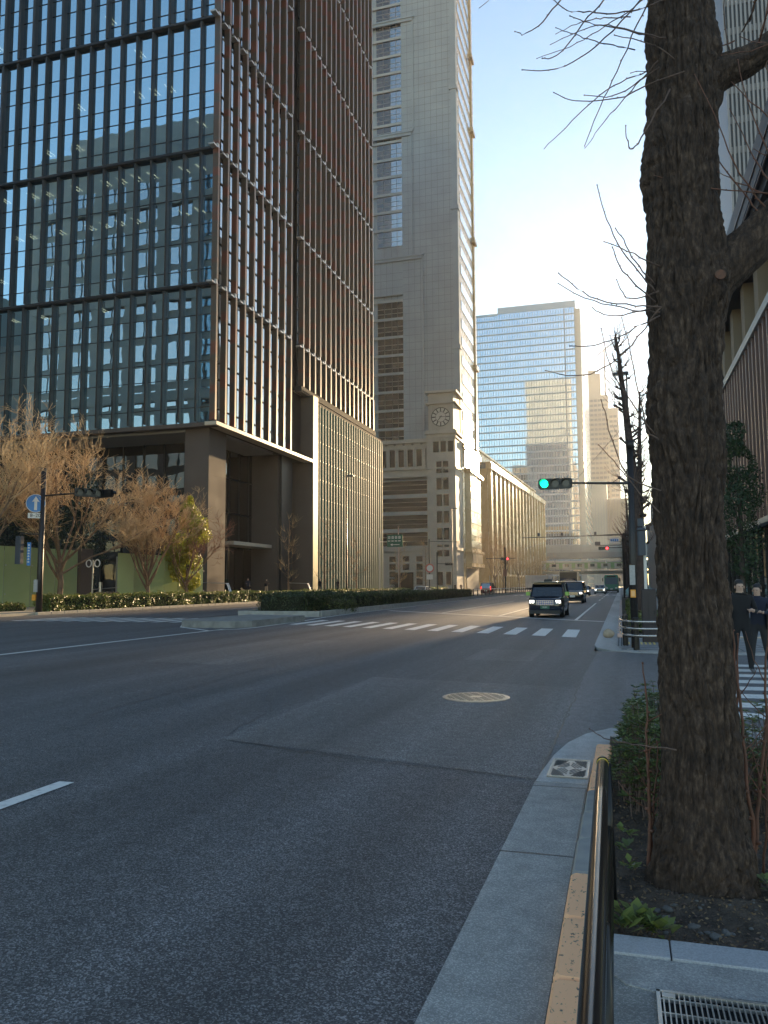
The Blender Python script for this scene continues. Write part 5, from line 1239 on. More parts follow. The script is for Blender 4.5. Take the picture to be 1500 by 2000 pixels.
def sp(a,b,d=.03): p=sc_+su*a+Vector((0,0,b))+sn*d; return (p.x,p.y,p.z)
for d0,d1 in((.03,.036),):
    P=[(-.08,-.42),(.08,-.42),(.08,.12),(.21,.08),(0,.43),(-.21,.08),(-.08,.12)]; n=7
    m.add([sp(a,b,.024) for a,b in P]+[sp(a,b,.036) for a,b in P],[tuple(range(n,2*n)),tuple(range(n-1,-1,-1))]+[(i,(i+1)%n,n+(i+1)%n,n+i) for i in range(n)])
m.build('arrow',MATS['white_sheet'],sdisc)
m=MB(); c=sc_+Vector((0,0,-.75))
m.add([tuple(c+su*a+Vector((0,0,b))+sn*d) for d in(0,.03) for a,b in((-.42,-.16),(.42,-.16),(.42,.16),(-.42,.16))],[(3,2,1,0),(4,5,6,7),(0,1,5,4),(1,2,6,5),(2,3,7,6),(3,0,4,7)])
pl=m.build('hours_plate',MATS['white_sheet'],lp)
def put_text(body,size,c,u,n,mat,parent,name='lettering',th=.004):
    vs,fs=text_polys(body,size,th); m=MB(); c=Vector(c);u=Vector(u);n=Vector(n)
    m.add([tuple(c+u*x+Vector((0,0,y))+n*z) for x,y,z in vs],fs); return m.build(name,mat,parent)
put_text('8–20',.30,c+sn*.036,su,sn,MATS['black_metal'],pl)
m=MB(); m.tube([(-33.72,40.3,4.85),(-35.0,40.0,4.9)],.04,6); m.build('lower_arm',MATS['pole_dark'],lp)
m=MB(); m.cbox(-35.25,-34.85,39.85,40.2,3.05,4.75,.04); m.build('pedestrian_head',MATS['housing'],lp)
m=MB(); m.box(-34.43,-34.18,39.96,40.0,2.95,4.35); bs=m.build('blue_plate',MATS['sign_blue'],lp); m=MB()
for k in range(7): z=4.2-.17*k; m.box(-34.37,-34.24,39.945,39.959,z-.05,z+.02); m.box(-34.32,-34.29,39.944,39.958,z-.06,z+.05)
m.build('lettering',MATS['white_sheet'],bs)
m=MB(); m.box(-33.95,-33.7,40.05,40.12,1.35,2.1); m.build('notice_plate',MATS['plate_grey'],lp)
m=MB(); m.cbox(-34.02,-33.78,40.0,40.12,.85,1.2,.01); m.build('button_box',MATS['orange_box'],lp)
be=thing('bench','pale backless bench at the left picture edge in front of the green glass screen','bench',(-36,35.5,.14))
m=MB()
for i in range(5): m.box(-36.5+.16*i,-36.37+.16*i,33.6,37.4,.72,.80)
m.build('seat',M('seat_pale',(.50,.47,.42),.6),be)
for y in(34.3,36.7):
    m=MB(); m.box(-36.45,-35.85,y-.05,y+.05,.14,.72); m.build('leg',MATS['black_metal'],be)
m=MB(); m.tube([(-37.0,33.6,1.25),(-37.0,37.2,1.25)],.04,6); 
for y in(34,37): m.tube([(-37,y,.14),(-37,y,1.25)],.03,6)
m.build('back_rail',MATS['pole_dark'],be)
cl=thing('plaza_lamp','slim steel post with two ring lamps beside the dark gateway','lamp',(-36.9,49.6,.14)); m=MB(); m.tube([(-36.9,49.6,.14),(-36.9,49.6,3.6)],.05,8); m.build('post',MATS['steel'],cl)
for s in(-1,1):
    m=MB(); m.tube([(-36.9+.36*s+.22*math.cos(w),49.6,3.35+.26*math.sin(w)) for w in[6.2832*i/14 for i in range(15)]],.045,6,False); m.build('ring',MATS['white_sheet'],cl)
# street lamps
def lamp(label,x,y,h,arm,z0=.11,r=.11):
    root=thing('street_lamp',label,'street lamp',(x,y,z0)); m=MB(); m.tube([(x,y,z0),(x,y,z0+2),(x,y,h)],[r,r*.8,r*.55],10); m.build('pole',MATS['pole_dark'],root,smooth=True)
    m=MB(); a,b=(x-arm,x+.15) if arm>0 else (x-.15,x-arm); m.cbox(a,b,y-.25,y+.25,h-.02,h+.16,.04); hd=m.build('lamp_head',MATS['housing'],root); m=MB(); m.box(a+.1,b-.2,y-.17,y+.17,h-.04,h-.021); m.build('lens',MATS['white_sheet'],hd)
    return root
lamp('slim street lamp between the pruned ginkgos on the right kerb',.85,60,17.0,.95)
lamp('slim dark street lamp in front of the ribbed glass podium',-34.2,98,15.9,-1.0,.14)
lamp('street lamp with a flat head in front of the clock turret',-30.9,150,16.2,-1.1,.14)
gs=thing('direction_sign','green direction sign on a side arm in front of the podium edge','road sign',(-34.0,112,.14))
m=MB(); m.tube([(-34,112,.14),(-34,112,8.6)],.09,8); m.tube([(-34,112,8.0),(-30.2,112.3,8.0)],.06,6); m.build('pole',MATS['galv'],gs)
m=MB(); m.box(-32.8,-30.4,111.9,111.96,7.2,9.0); pn=m.build('panel',MATS['sign_green'],gs); m=MB()
for i in range(4):
    x=-32.45+.52*i; m.box(x-.16,x+.16,111.88,111.899,8.72,8.78); m.box(x-.16,x+.16,111.88,111.899,8.45,8.51); m.box(x-.16,x-.1,111.879,111.898,8.4,8.78); m.box(x+.1,x+.16,111.879,111.898,8.4,8.78); m.box(x-.03,x+.03,111.878,111.897,8.38,8.8)
    m.box(x-.2,x+.16,111.88,111.899,8.02,8.14)
m.box(-32.0,-30.9,111.88,111.899,7.5,7.58); m.add([(-32.3,111.885,7.54),(-31.95,111.885,7.72),(-31.95,111.885,7.36)],[(0,2,1)]); m.build('lettering',MATS['white_sheet'],pn)
fp=thing('flag_pole','slim pale pole with reddish bands beside the green direction sign','pole',(-34.4,124,.14)); m=MB(); m.tube([(-34.4,124,.14),(-34.4,124,11.2)],.10,8); m.build('pole',M('pole_pale',(.52,.45,.40),.5,col2=(.45,.26,.20),sc=.8),fp)
cs=thing('traffic_signal','unlit signal with round no parking board on the left pavement below the clock','traffic light',(-32.6,138,.14))
m=MB(); m.tube([(-32.6,138,.14),(-32.6,138,9.8)],.13,10); m.tube([(-32.6,138,9.4),(-27.4,138.6,9.2)],.06,6); m.tube([(-31.2,138,.14),(-31.2,138,7.4)],.12,8); m.tube([(-31.2,138,5.4),(-28.8,138,5.3)],.06,6); m.build('pole',MATS['pole_dark'],cs)
signal_head('signal_head',cs,(-29.0,137.8,5.3),(.5,-.8),None,scale=1.2)
m=MB(); m.disc((-32.5,137.8,4.6),(.3,-1,0),.8,.05,20); m.build('board',M('sign_red',(.5,.12,.1),.5),cs); m=MB(); m.disc((-32.5,137.77,4.6),(.3,-1,0),.55,.05,20); m.build('board_centre',MATS['white_sheet'],cs); m=MB(); m.box(-33.1,-32.0,137.8,137.85,2.6,3.5); m.build('plate',MATS['white_sheet'],cs)
ms=thing('traffic_signal','red traffic signal on the median in front of the pilastered building','traffic light',(-18.0,124,.2))
m=MB(); m.tube([(-17.2,124,.2),(-17.2,124,7.4)],.11,8); m.tube([(-20.2,124,5.7),(-15.6,124,5.7)],.05,6); m.build('pole',MATS['pole_dark'],ms)
signal_head('signal_head',ms,(-17.2,123.7,5.6),(.1,-1),(2,'lens_red'),scale=1.1); m=MB(); m.cbox(-17.45,-16.95,123.7,123.88,2.9,4.0,.03); m.build('side_box',M('box_rust',(.25,.12,.08),.6),ms)
rs2=thing('traffic_signal','red traffic signal far down the right kerb under the viaduct','traffic light',(.3,92,.11))
m=MB(); m.tube([(.3,92,.1),(.3,92,7.2)],.10,8); m.tube([(.3,92,5.65),(-1.2,92,5.65)],.045,6); m.build('pole',MATS['pole_dark'],rs2)
signal_head('signal_head',rs2,(-1.75,91.8,5.6),(0,-1),(2,'lens_red'),scale=.95)
m=MB(); m.box(-1.1,-.05,91.9,91.94,6.2,6.75); pq=m.build('name_plate',M('plate_white',(.6,.62,.65),.5),rs2); m=MB()
for i in range(4): m.box(-1.0+.23*i,-.85+.23*i,91.88,91.899,6.36,6.6)
m.build('lettering',MATS['sign_blue'],pq)
gy=thing('gantry','thin dark overhead gantry with small cameras across the right carriageway','gantry',(.6,140,.11))
m=MB(); m.tube([(.6,140,.1),(.6,140,10.2)],.14,8); m.tube([(.6,140,9.9),(-16.5,140,9.75)],[.10,.06],6); m.tube([(.6,140,8.2),(-4,140,8.1)],.05,6); m.build('frame',MATS['pole_dark'],gy)
m=MB()
for x in(-4,-9.5,-13.5): m.cbox(x-.2,x+.2,139.7,140.3,9.95,10.5,.04)
m.cbox(-4.1,-3.2,139.7,140.3,8.2,8.8,.05); m.build('camera_box',MATS['housing'],gy)
# median fence
mf=thing('fence','low black median fence with a pale top rail beyond the shrubs','fence',(-17.3,150,.25))
m=MB(); m.tube([(-16.9,94,1.05),(-17.3,210,1.05)],.045,6); m.build('top_rail',MATS['galv'],mf)
m=MB(); m.tube([(-16.9,94,.55),(-17.3,210,.55)],.02,5); m.build('lower_rail',MATS['black_metal'],mf)
for i in range(38): y=94+3.1*i; m=MB(); m.cbox(-16.96-.0035*(y-94),-16.84-.0035*(y-94),y-.07,y+.07,.2,1.15,.01); m.build('post',MATS['black_metal'],mf)
wr=MB()
wr.tube([(-16,140,12),(-6,90,11.5),(.4,60,13)],.02,4); wr.tube([(-20,170,9),(-8,120,8.6),(.4,92,7.2)],.02,4)
tag(wr.build('overhead_wire',MATS['black_metal'],loc=(-6,90,11)),'thin overhead wires crossing the right carriageway','wire')
# ------------------------------------------------------------------ vehicles (front faces -Y, origin on the ground under the middle)
M('paint_black',(.010,.011,.014),.12,.0,spec=.7); M('paint_navy',(.012,.016,.03),.12,spec=.7); M('paint_white',(.62,.62,.60),.25); M('paint_silver',(.40,.41,.42),.25,.5); M('paint_red',(.10,.018,.018),.2); M('paint_green',(.02,.20,.14),.3); M('paint_teal_light',(.35,.55,.58),.3); M('box_white',(.68,.66,.63),.5,col2=(.60,.58,.56),sc=1)
M('tyre',(.012,.012,.012),.85); M('rim',(.35,.35,.36),.3,.8); M('plastic',(.02,.02,.02),.6); M('chrome',(.6,.6,.62),.12,1.0); M('grille_blue',(.03,.08,.30),.25,.5); M('mirror_green',(.30,.52,.10),.3); M('plate_green',(.02,.10,.06),.5); M('plate_white2',(.7,.7,.68),.5)
M('headlamp',(.8,.8,.8),.15,emit=(1,.95,.85),es=1.8); M('headlamp_off',(.55,.57,.6),.1); M('tail',(.5,.01,.01),.3,emit=(1,.03,.02),es=1.2); M('seat_dark',(.03,.03,.035),.8)
glass_mat('car_glass',(.28,.34,.35),.10,rough=.01); glass_mat('car_glass_dark',(.03,.03,.03),.12,rough=.02,straight=False,dark=(.010,.012,.014))
def loft(m, secs):
    """secs: list of (y, [(x,z)...half profile from bottom centre-side up to top]) mirrored and skinned"""
    n=None; base=len(m.v); rings=[]
    for y,prof in secs:
        r=[(x,y,z) for x,z in prof]+[(-x,y,z) for x,z in prof[::-1]]; rings.append(r)
    n=len(rings[0]); vs=[p for r in rings for p in r]; fs=[]
    for i in range(len(rings)-1):
        for j in range(n): q=(j+1)%n; fs.append((i*n+j,i*n+q,(i+1)*n+q,(i+1)*n+j))
    fs.append(tuple(range(n-1,-1,-1))); fs.append(tuple(range((len(rings)-1)*n,len(rings)*n)))
    m.add(vs,fs)
def car(name,label,cat,L,Wd,H,paint,hood_z,belt,ws0,ws1,rw1,rw0,group=None,lights='headlamp',roof='same',grille='plastic',wheel_r=.33,plate='plate_white2',mirror=None,tails=False,nose=.35,z_sill=.22,detail=True):
    """ws0/ws1: y of windscreen base/top from the front; rw1/rw0 rear window top/base from the front"""
    t=thing(name,label,cat,(0,0,0),0,group); hw=Wd/2; y0=-L/2
    def P(w,zb,zt): return [(w*.80,zb),(w*.96,zb+.06),(w,zb+.22),(w,zt-.14),(w*.975,zt-.05),(w*.90,zt),(w*.4,zt+.02)]
    m=MB()
    loft(m,[(y0,P(hw*.80,z_sill+.12,hood_z-.26)),(y0+.07,P(hw*.93,z_sill,hood_z-.14)),(y0+nose,P(hw*.985,z_sill,hood_z-.05)),(y0+ws0-.02,P(hw,z_sill,belt-.02)),(y0+ws0+.3,P(hw,z_sill,belt)),(y0+L*.6,P(hw,z_sill,belt+.01)),(y0+L-.45,P(hw*.99,z_sill,belt+.0)),(y0+L-.08,P(hw*.95,z_sill,belt-.06)),(y0+L,P(hw*.88,z_sill+.12,belt-.14))])
    body=smooth_by_angle(m.build('body',MATS[paint],t,local=True),38)
    rt=.86; zb=belt-.03; rz=H
    # roof and pillars
    m=MB()
    def cab(y,w,z): return (y,w,z)
    b_f,t_f,t_r,b_r=y0+ws0,y0+ws1,y0+rw1,y0+rw0
    def ring(y,w,z): return [(-w,y,z),(w,y,z)]
    wt=hw*rt; wb=hw*.965
    # roof panel with rounded edge
    loft(m,[(t_f-.04,[(wt*.97,rz-.10),(wt*.985,rz-.08),(wt*.93,rz-.055),(wt*.5,rz-.04)]),(t_f+.12,[(wt,rz-.12),(wt*1.01,rz-.07),(wt*.93,rz-.02),(wt*.5,rz)]),(t_r-.15,[(wt,rz-.12),(wt*1.01,rz-.07),(wt*.93,rz-.02),(wt*.5,rz)]),(t_r+.05,[(wt*.97,rz-.12),(wt*.985,rz-.09),(wt*.93,rz-.06),(wt*.5,rz-.05)])])
    r_=smooth_by_angle(m.build('roof',MATS[paint if roof=='same' else roof],t,local=True),35)
    m=MB()
    for s in(-1,1):
        m.tube([(s*wb*.97,b_f,zb),(s*wt*.97,t_f,rz-.09)],.045,6); m.tube([(s*wb*.97,b_r,zb),(s*wt*.97,t_r,rz-.1)],.07,6)
        ym=(t_f+t_r)/2-.05; m.tube([(s*wb,ym,zb),(s*wt,ym,rz-.1)],.05,6)
    m.build('pillar',MATS[paint],t,local=True)
    m=MB(); m.quad((-wb*.95,b_f+.01,zb),(wb*.95,b_f+.01,zb),(wt*.94,t_f+.01,rz-.08),(-wt*.94,t_f+.01,rz-.08)); m.build('windscreen',MATS['car_glass'],t,local=True)
    m=MB(); m.quad((wb*.95,b_r-.01,zb),(-wb*.95,b_r-.01,zb),(-wt*.94,t_r-.01,rz-.1),(wt*.94,t_r-.01,rz-.1)); m.build('rear_window',MATS['car_glass_dark'],t,local=True)
    for s in(-1,1):
        m=MB(); q=[(s*wb,b_f+.1,zb),(s*wb,b_r-.1,zb),(s*wt*.985,t_r-.05,rz-.11),(s*wt*.985,t_f+.05,rz-.11)]; m.quad(*(q if s>0 else q[::-1])); m.build('side_window',MATS['car_glass_dark'],t,local=True)
    for s in(-1,1):
        for y in(y0+.82,y0+L-.85):
            m=MB(); m.tube([(s*(hw-.20),y,wheel_r),(s*(hw+.005),y,wheel_r)],wheel_r,20); w=m.build('wheel',MATS['tyre'],t,local=True); m=MB(); m.tube([(s*(hw-.02),y,wheel_r),(s*(hw+.015),y,wheel_r)],wheel_r*.62,14); m.build('rim',MATS['rim'],w,local=True)
    if not detail: 
        for s in(-1,1): m=MB(); m.cbox(s*hw*.68-.16,s*hw*.68+.16,y0-.01,y0+.1,hood_z-.36,hood_z-.2,.02); m.build('headlight',MATS[lights],t,local=True)
        return t
    for s in(-1,1):
        m=MB(); x=s*hw*.74; m.cbox(x-.13,x+.13,y0+.0,y0+.12,hood_z-.34,hood_z-.20,.03); m.build('headlight',MATS[lights],t,local=True)
        m=MB(); x=s*(hw+.12); m.cbox(x-.11,x+.11,b_f+.28,b_f+.40,belt+.02,belt+.20,.03); m.build('mirror',MATS[mirror or paint],t,local=True)
    m=MB(); m.cbox(-hw*.50,hw*.50,y0-.015,y0+.1,hood_z-.44,hood_z-.19,.02); gq=m.build('grille',MATS[grille],t,local=True)
    m=MB()
    for i in range(9): x=-hw*.46+hw*.92*i/8; m.box(x-.012,x+.012,y0-.03,y0-.012,hood_z-.43,hood_z-.20)
    for k in range(3): z=hood_z-.42+.1*k; m.box(-hw*.5,hw*.5,y0-.028,y0-.013,z-.008,z+.008)
    m.build('grille_bar',MATS['chrome'],gq,local=True)
    m=MB(); m.cbox(-hw*.9,hw*.9,y0-.02,y0+.2,z_sill-.02,z_sill+.16,.03); m.build('bumper',MATS['plastic'],t,local=True)
    m=MB(); m.box(-.22,.22,y0-.05,y0-.025,hood_z-.62,hood_z-.46); pl_=m.build('number_plate',MATS[plate],t,local=True)
    if tails:
        for s in(-1,1): m=MB(); m.cbox(s*hw*.86-.07,s*hw*.86+.07,y0+L-.06,y0+L+.015,belt-.30,belt+.25,.02); m.build('tail_light',MATS['tail'],t,local=True)
        m=MB(); m.box(-.22,.22,y0+L,y0+L+.02,belt-.5,belt-.34); m.build('rear_plate',MATS['plate_white2'],t,local=True)
    m=MB(); m.cbox(-hw*.62,-hw*.2,b_f+.65,b_f+.78,.7,1.30,.05); m.cbox(hw*.2,hw*.62,b_f+.65,b_f+.78,.7,1.30,.05); m.cbox(-hw*.8,hw*.8,b_f+.1,b_f+.25,.7,belt+.04,.05); m.build('seat',MATS['seat_dark'],t,local=True)
    return t
taxi=car('taxi','black tall taxi with green mirrors coming towards the crossing','taxi',4.4,1.70,1.75,'paint_navy',1.06,1.06,.95,1.42,4.0,4.3,mirror='mirror_green',grille='grille_blue',plate='plate_green')
taxi.location=(-3.60,42.2,0); taxi.rotation_euler=(0,0,R(-1.0))
m=MB(); m.cbox(-.20,.20,-.55,-.40,1.74,1.90,.03); m.build('roof_lamp',MATS['plastic'],taxi,local=True); 
m=MB(); m.box(-.77,.77,-.98,1.95,1.752,1.765); m.build('roof_panel',MATS['paint_silver'],taxi,local=True)
vs,fs=text_polys('18-81',.11,.003); m=MB(); m.add([(x,-2.258-z,.52+y) for x,y,z in vs],fs); m.build('number',MATS['white_sheet'],taxi,local=True)
m=MB(); m.ell((-.34,-.45,1.17),.10,.10,.13,10,7); m.tube([(-.34,-.40,.7),(-.34,-.42,1.06)],[.2,.13],8); pass
drv=m.build('driver_torso',M('cloth_dark',(.03,.03,.035),.9),taxi,local=True)
van=car('minivan','black minivan with a studded chrome grille behind the taxi','van',4.9,1.85,1.92,'paint_black',1.14,1.12,1.0,1.75,4.4,4.75)
van.location=(-4.05,73,0); van.rotation_euler=(0,0,R(-.5))
for (lb,x,y,rz,args) in (
  ('dark sedan with its headlights on, between the minivan and the green coach',-5.2,118,0,dict(L=4.6,Wd=1.78,H=1.46,paint='paint_black',hood_z=.92,belt=.95,ws0=1.35,ws1=2.0,rw1=3.4,rw0=4.1)),
  ('white car waiting beside the dark sedan under the railway',-3.4,137,0,dict(L=4.5,Wd=1.75,H=1.55,paint='paint_white',hood_z=.95,belt=.98,ws0=1.2,ws1=1.8,rw1=3.6,rw0=4.2)),
  ('silver car far back at the underpass',-8.8,178,0,dict(L=4.5,Wd=1.75,H=1.5,paint='paint_silver',hood_z=.95,belt=.98,ws0=1.2,ws1=1.8,rw1=3.6,rw0=4.2)),
  ('white car parked by the kerb behind the green coach',.0-1.7,205,0,dict(L=4.5,Wd=1.75,H=1.5,paint='paint_white',hood_z=.95,belt=.98,ws0=1.2,ws1=1.8,rw1=3.6,rw0=4.2)),
  ('white car across the median seen through the gap between hedges',-27.5,112,180,dict(L=4.6,Wd=1.75,H=1.46,paint='paint_white',hood_z=.92,belt=.95,ws0=1.3,ws1=1.9,rw1=3.5,rw0=4.2)),
  ('pale blue car on the cross street behind the green signal pole',2.6,104,90,dict(L=4.2,Wd=1.7,H=1.6,paint='paint_teal_light',hood_z=.95,belt=.98,ws0=1.1,ws1=1.6,rw1=3.4,rw0=4.0))):
    c=car('car',lb,'car',**args); c.location=(x,y,0); c.rotation_euler=(0,0,R(rz))
rv=car('red_van','dark red van with glowing tail lights driving away beyond the median','van',4.5,1.75,1.95,'paint_red',1.05,1.10,.8,1.3,4.3,4.46,lights='headlamp_off',tails=True)
rv.location=(-20.6,128,0); rv.rotation_euler=(0,0,R(180))
def coach():
    t=thing('coach','green coach with a flat front far up the right carriageway','coach',(0,0,0)); m=MB()
    hw=1.25; pr=lambda w,a,b:[(w*.9,a),(w,a+.15),(w,b-.35),(w*.95,b-.1),(w*.8,b)]
    loft(m,[(-5.5,pr(hw*.94,.45,3.15)),(-5.35,pr(hw,.32,3.3)),(5.4,pr(hw,.32,3.35)),(5.5,pr(hw*.95,.4,3.25))]); smooth_by_angle(m.build('body',MATS['paint_green'],t,local=True),35)
    m=MB(); m.quad((-1.1,-5.56,1.55),(1.1,-5.56,1.55),(1.06,-5.53,2.75),(-1.06,-5.53,2.75)); m.build('windscreen',M('coach_glass',(.06,.11,.17),.3,spec=.3),t,local=True)
    for s in(-1,1):
        m=MB(); q=[(s*1.258,-4.9,1.7),(s*1.258,5.2,1.7),(s*1.255,5.2,2.7),(s*1.255,-4.9,2.7)]; m.quad(*(q if s>0 else q[::-1])); m.build('side_window',MATS['car_glass_dark'],t,local=True)
        m=MB(); m.cbox(s*.85-.2,s*.85+.2,-5.57,-5.4,.75,1.0,.03); m.build('headlight',MATS['headlamp_off'],t,local=True)
        m=MB(); m.tube([(s*1.2,-5.4,2.8),(s*1.5,-5.7,2.7)],.03,5); m.cbox(s*1.5-.09,s*1.5+.09,-5.8,-5.65,2.1,2.7,.03); m.build('mirror',MATS['plastic'],t,local=True)
        for y in(-3.2,3.2): m=MB(); m.tube([(s*.95,y,.5),(s*1.262,y,.5)],.5,18); m.build('wheel',MATS['tyre'],t,local=True)
    m=MB(); m.box(-.22,.22,-5.55,-5.51,.62,.78); m.build('number_plate',MATS['plate_white2'],t,local=True); m=MB(); m.cbox(-1.15,1.15,-5.53,-5.4,.34,.6,.03); m.build('bumper',MATS['plastic'],t,local=True)
    m=MB(); m.box(-.8,.8,-5.555,-5.5,2.85,3.1); m.build('destination_panel',MATS['plastic'],t,local=True); return t
co=coach(); co.location=(-1.75,158,0)
def truck(label,boxmat,L,loc,rz,cabmat='paint_white',h=3.4):
    t=thing('box_truck',label,'truck',(0,0,0)); m=MB(); m.cbox(-1.15,1.15,-L/2+2.0,L/2,.85,h,.04); bx=m.build('cargo_box',MATS[boxmat],t,local=True)
    m=MB(); 
    for k in range(4): m.box(-1.17,1.17,-L/2+2.0+.02+(L-2.1)*k/3,-L/2+2.08+(L-2.1)*k/3,.86,h-.02)
    m.box(-1.165,1.165,L/2-.6,L/2+.01,.8,.9); m.build('box_rib',MATS['galv'],bx,local=True)
    m=MB(); loft(m,[(-L/2,[(.85,.5),(1.0,.6),(1.0,1.3),(.9,2.0),(.6,2.1)]),(-L/2+.3,[(.95,.4),(1.05,.6),(1.05,1.5),(.98,2.25),(.6,2.35)]),(-L/2+1.8,[(.95,.4),(1.05,.6),(1.05,1.5),(1.0,2.3),(.6,2.4)])]); smooth_by_angle(m.build('cab',MATS[cabmat],t,local=True),35)
    m=MB(); m.quad((-.9,-L/2-.0,1.32),(.9,-L/2-.0,1.32),(.86,-L/2+.1,1.98),(-.86,-L/2+.1,1.98)); m.build('windscreen',MATS['car_glass_dark'],t,local=True)
    for s in(-1,1):
        m=MB(); q=[(s*1.06,-L/2+.4,1.4),(s*1.06,-L/2+1.5,1.4),(s*1.02,-L/2+1.5,2.1),(s*1.02,-L/2+.45,2.1)]; m.quad(*(q if s>0 else q[::-1])); m.build('side_window',MATS['car_glass_dark'],t,local=True)
        for y in(-L/2+.9,L/2-1.6): m=MB(); m.tube([(s*.75,y,.42),(s*1.08,y,.42)],.42,16); m.build('wheel',MATS['tyre'],t,local=True)
        m=MB(); m.cbox(s*.75-.15,s*.75+.15,-L/2-.03,-L/2+.1,.7,.9,.02); m.build('headlight',MATS['headlamp_off'],t,local=True)
    m=MB(); m.box(-.9,.9,-L/2+1.5,L/2,.55,.85); m.build('chassis',MATS['plastic'],t,local=True)
    t.location=loc; t.rotation_euler=(0,0,R(rz)); return t
truck('white box truck turning across the left carriageway behind the median fence','box_white',8.2,(-19.2,205,0),72,h=3.9)
truck('dark truck queueing behind the black minivan','plastic',7.0,(-6.6,108,0),0,'paint_black',3.2)
truck('small white truck at the far underpass on the left carriageway','box_white',6,(-26,285,0),180)
# ------------------------------------------------------------------ people and a dog
M('skin',(.50,.33,.25),.6); M('hair_black',(.012,.010,.010),.5); M('cloth_black',(.010,.010,.012),.9); M('cloth_charcoal',(.03,.03,.034),.9); M('cloth_brown',(.12,.08,.055),.9); M('cloth_navy',(.02,.025,.045),.9); M('cloth_tan',(.42,.32,.22),.9); M('shoe_grey',(.12,.12,.13),.6); M('fur_tan',(.52,.33,.16),.95,col2=(.62,.46,.28),sc=8)
def skin_mesh(verts,edges,radii,root,levels=2):
    me=bpy.data.meshes.new('s'); me.from_pydata(verts,edges,[]); o=bpy.data.objects.new('s',me); S.collection.objects.link(o)
    md=o.modifiers.new('k','SKIN'); md.use_smooth_shade=True
    sv=me.skin_vertices[0].data
    for i,r in enumerate(radii): sv[i].radius=(r,r) if not hasattr(r,'__len__') else r; sv[i].use_root=(i==root)
    sb=o.modifiers.new('b','SUBSURF'); sb.levels=levels; sb.render_levels=levels
    dg=bpy.context.evaluated_depsgraph_get(); ev=o.evaluated_get(dg).to_mesh(); V=np.array([v.co for v in ev.vertices]); F=[tuple(p.vertices) for p in ev.polygons]; o.evaluated_get(dg).to_mesh_clear(); bpy.data.objects.remove(o); return V,F
def person(label,loc,rz,top,legs,h=1.70,stride=.22,armL='down',armR='down',shoe='shoe_grey',bag=None,hair_long=False,group=None,hands=False):
    root=thing('person',label,'person',(0,0,0),0,group); k=h/1.70
    # facing -Y. pelvis root
    v=[];e=[];r=[]
    def n(p,rad,par=None): v.append(tuple(c*k for c in p)); r.append(rad*k if not hasattr(rad,'__len__') else tuple(q*k for q in rad)); i=len(v)-1; (e.append((par,i)) if par is not None else None); return i
    pel=n((0,0,.92),(.155,.12)); w=n((0,0,1.08),(.14,.11),pel); ch=n((0,-.01,1.30),(.175,.125),w); nk=n((0,-.005,1.43),(.085,.08),ch); n2=n((0,-.015,1.49),.055,nk); hd=n((0,-.03,1.585),(.077,.09),n2); n((0,-.025,1.665),(.065,.075),hd)
    hand={}
    for s,arm in((1,armR),(-1,armL)):
        sh=n((s*.19,0,1.38),.065,ch)
        if arm=='down': el=n((s*.25,.03,1.12),.048,sh); wr=n((s*.25,-.03,.88),.034,el); hp=(s*.25,-.05,.79); d=(0,-.05,-1)
        elif arm=='swing': el=n((s*.24,.10,1.13),.048,sh); wr=n((s*.25,.02,.90),.034,el); hp=(s*.25,-.02,.82); d=(0,-.2,-1)
        else: el=n((s*.27,-.02,1.12),.05,sh); wr=n((s*.17,-.23,1.14),.036,el); hp=(s*.12,-.29,1.16); d=(-s*.5,-.8,.2)
        n(tuple(a+(b-a)*.55 for a,b in zip((v[wr][0]/k,v[wr][1]/k,v[wr][2]/k),hp)),.030,wr); hand[s]=(Vector(hp)*k,Vector(d).normalized())
        f=stride*s; hip=n((s*.09,0,.84),.095,pel); kn=n((s*.10,-f*.45-.02,.47),.066,hip); an=n((s*.10,-f+.02+(.06 if f<0 else 0),.10),.046,kn); n((s*.105,-f-.13,.035),(.042,.03),an)
    V,F=skin_mesh(v,e,r,0)
    mi=[];Z=V[:,2]/k
    for f in F:
        c=V[list(f)].mean(0)/k
        if c[2]>1.475: q=3 if (c[2]<1.64 and c[1]<-.02) else 4
        elif c[2]<.095: q=2
        elif abs(c[0])<.22 and c[2]<.90 and not(abs(c[0])>.2): q=1
        elif abs(c[0])<.2 and c[2]<.90: q=1
        else: q=0
        for s in(1,-1):
            if (Vector(c)*k-hand[s][0]).length<.085*k: q=3
        mi.append(q)
    o=np_mesh('body',V,np.array([f if len(f)==4 else (f[0],f[1],f[2],f[2]) for f in F]),[MATS[top],MATS[legs],MATS[shoe],MATS['skin'],MATS['hair_black']],root,mi,True)
    if hands:
        m=MB()
        for s in(1,-1):
            p,d=hand[s]; side=d.cross(Vector((0,0,1))).normalized(); up=side.cross(d)
            m.ell(tuple(p),.035*k,.04*k,.03*k,10,6)
            for j in range(4):
                q=p+side*(.024-.016*j)+d*.02; L=(.07,.078,.074,.058)[j]; m.tube([q,q+d*L*.45,q+d*L*.8-up*.02,q+d*L*.75-up*.045],[.0095,.009,.008,.006],6)
            q=p+side*.03*s; m.tube([q,q+side*s*.025+d*.02,q+side*s*.03+d*.05],[.011,.010,.007],6)
        m.build('hand',MATS['skin'],root,smooth=True,local=True)
    # hair, face
    m=MB(); m.ell((0,.018*k,1.640*k),.086*k,.100*k,.085*k,14,8)
    if hair_long: m.ell((0,.05*k,1.52*k),.085*k,.06*k,.14*k,12,8)
    m.build('hair',MATS['hair_black'],root,smooth=True,local=True)
    m=MB()
    for s in(1,-1): m.ell((s*.030*k,-.112*k,1.585*k),.011*k,.006*k,.007*k,8,5)
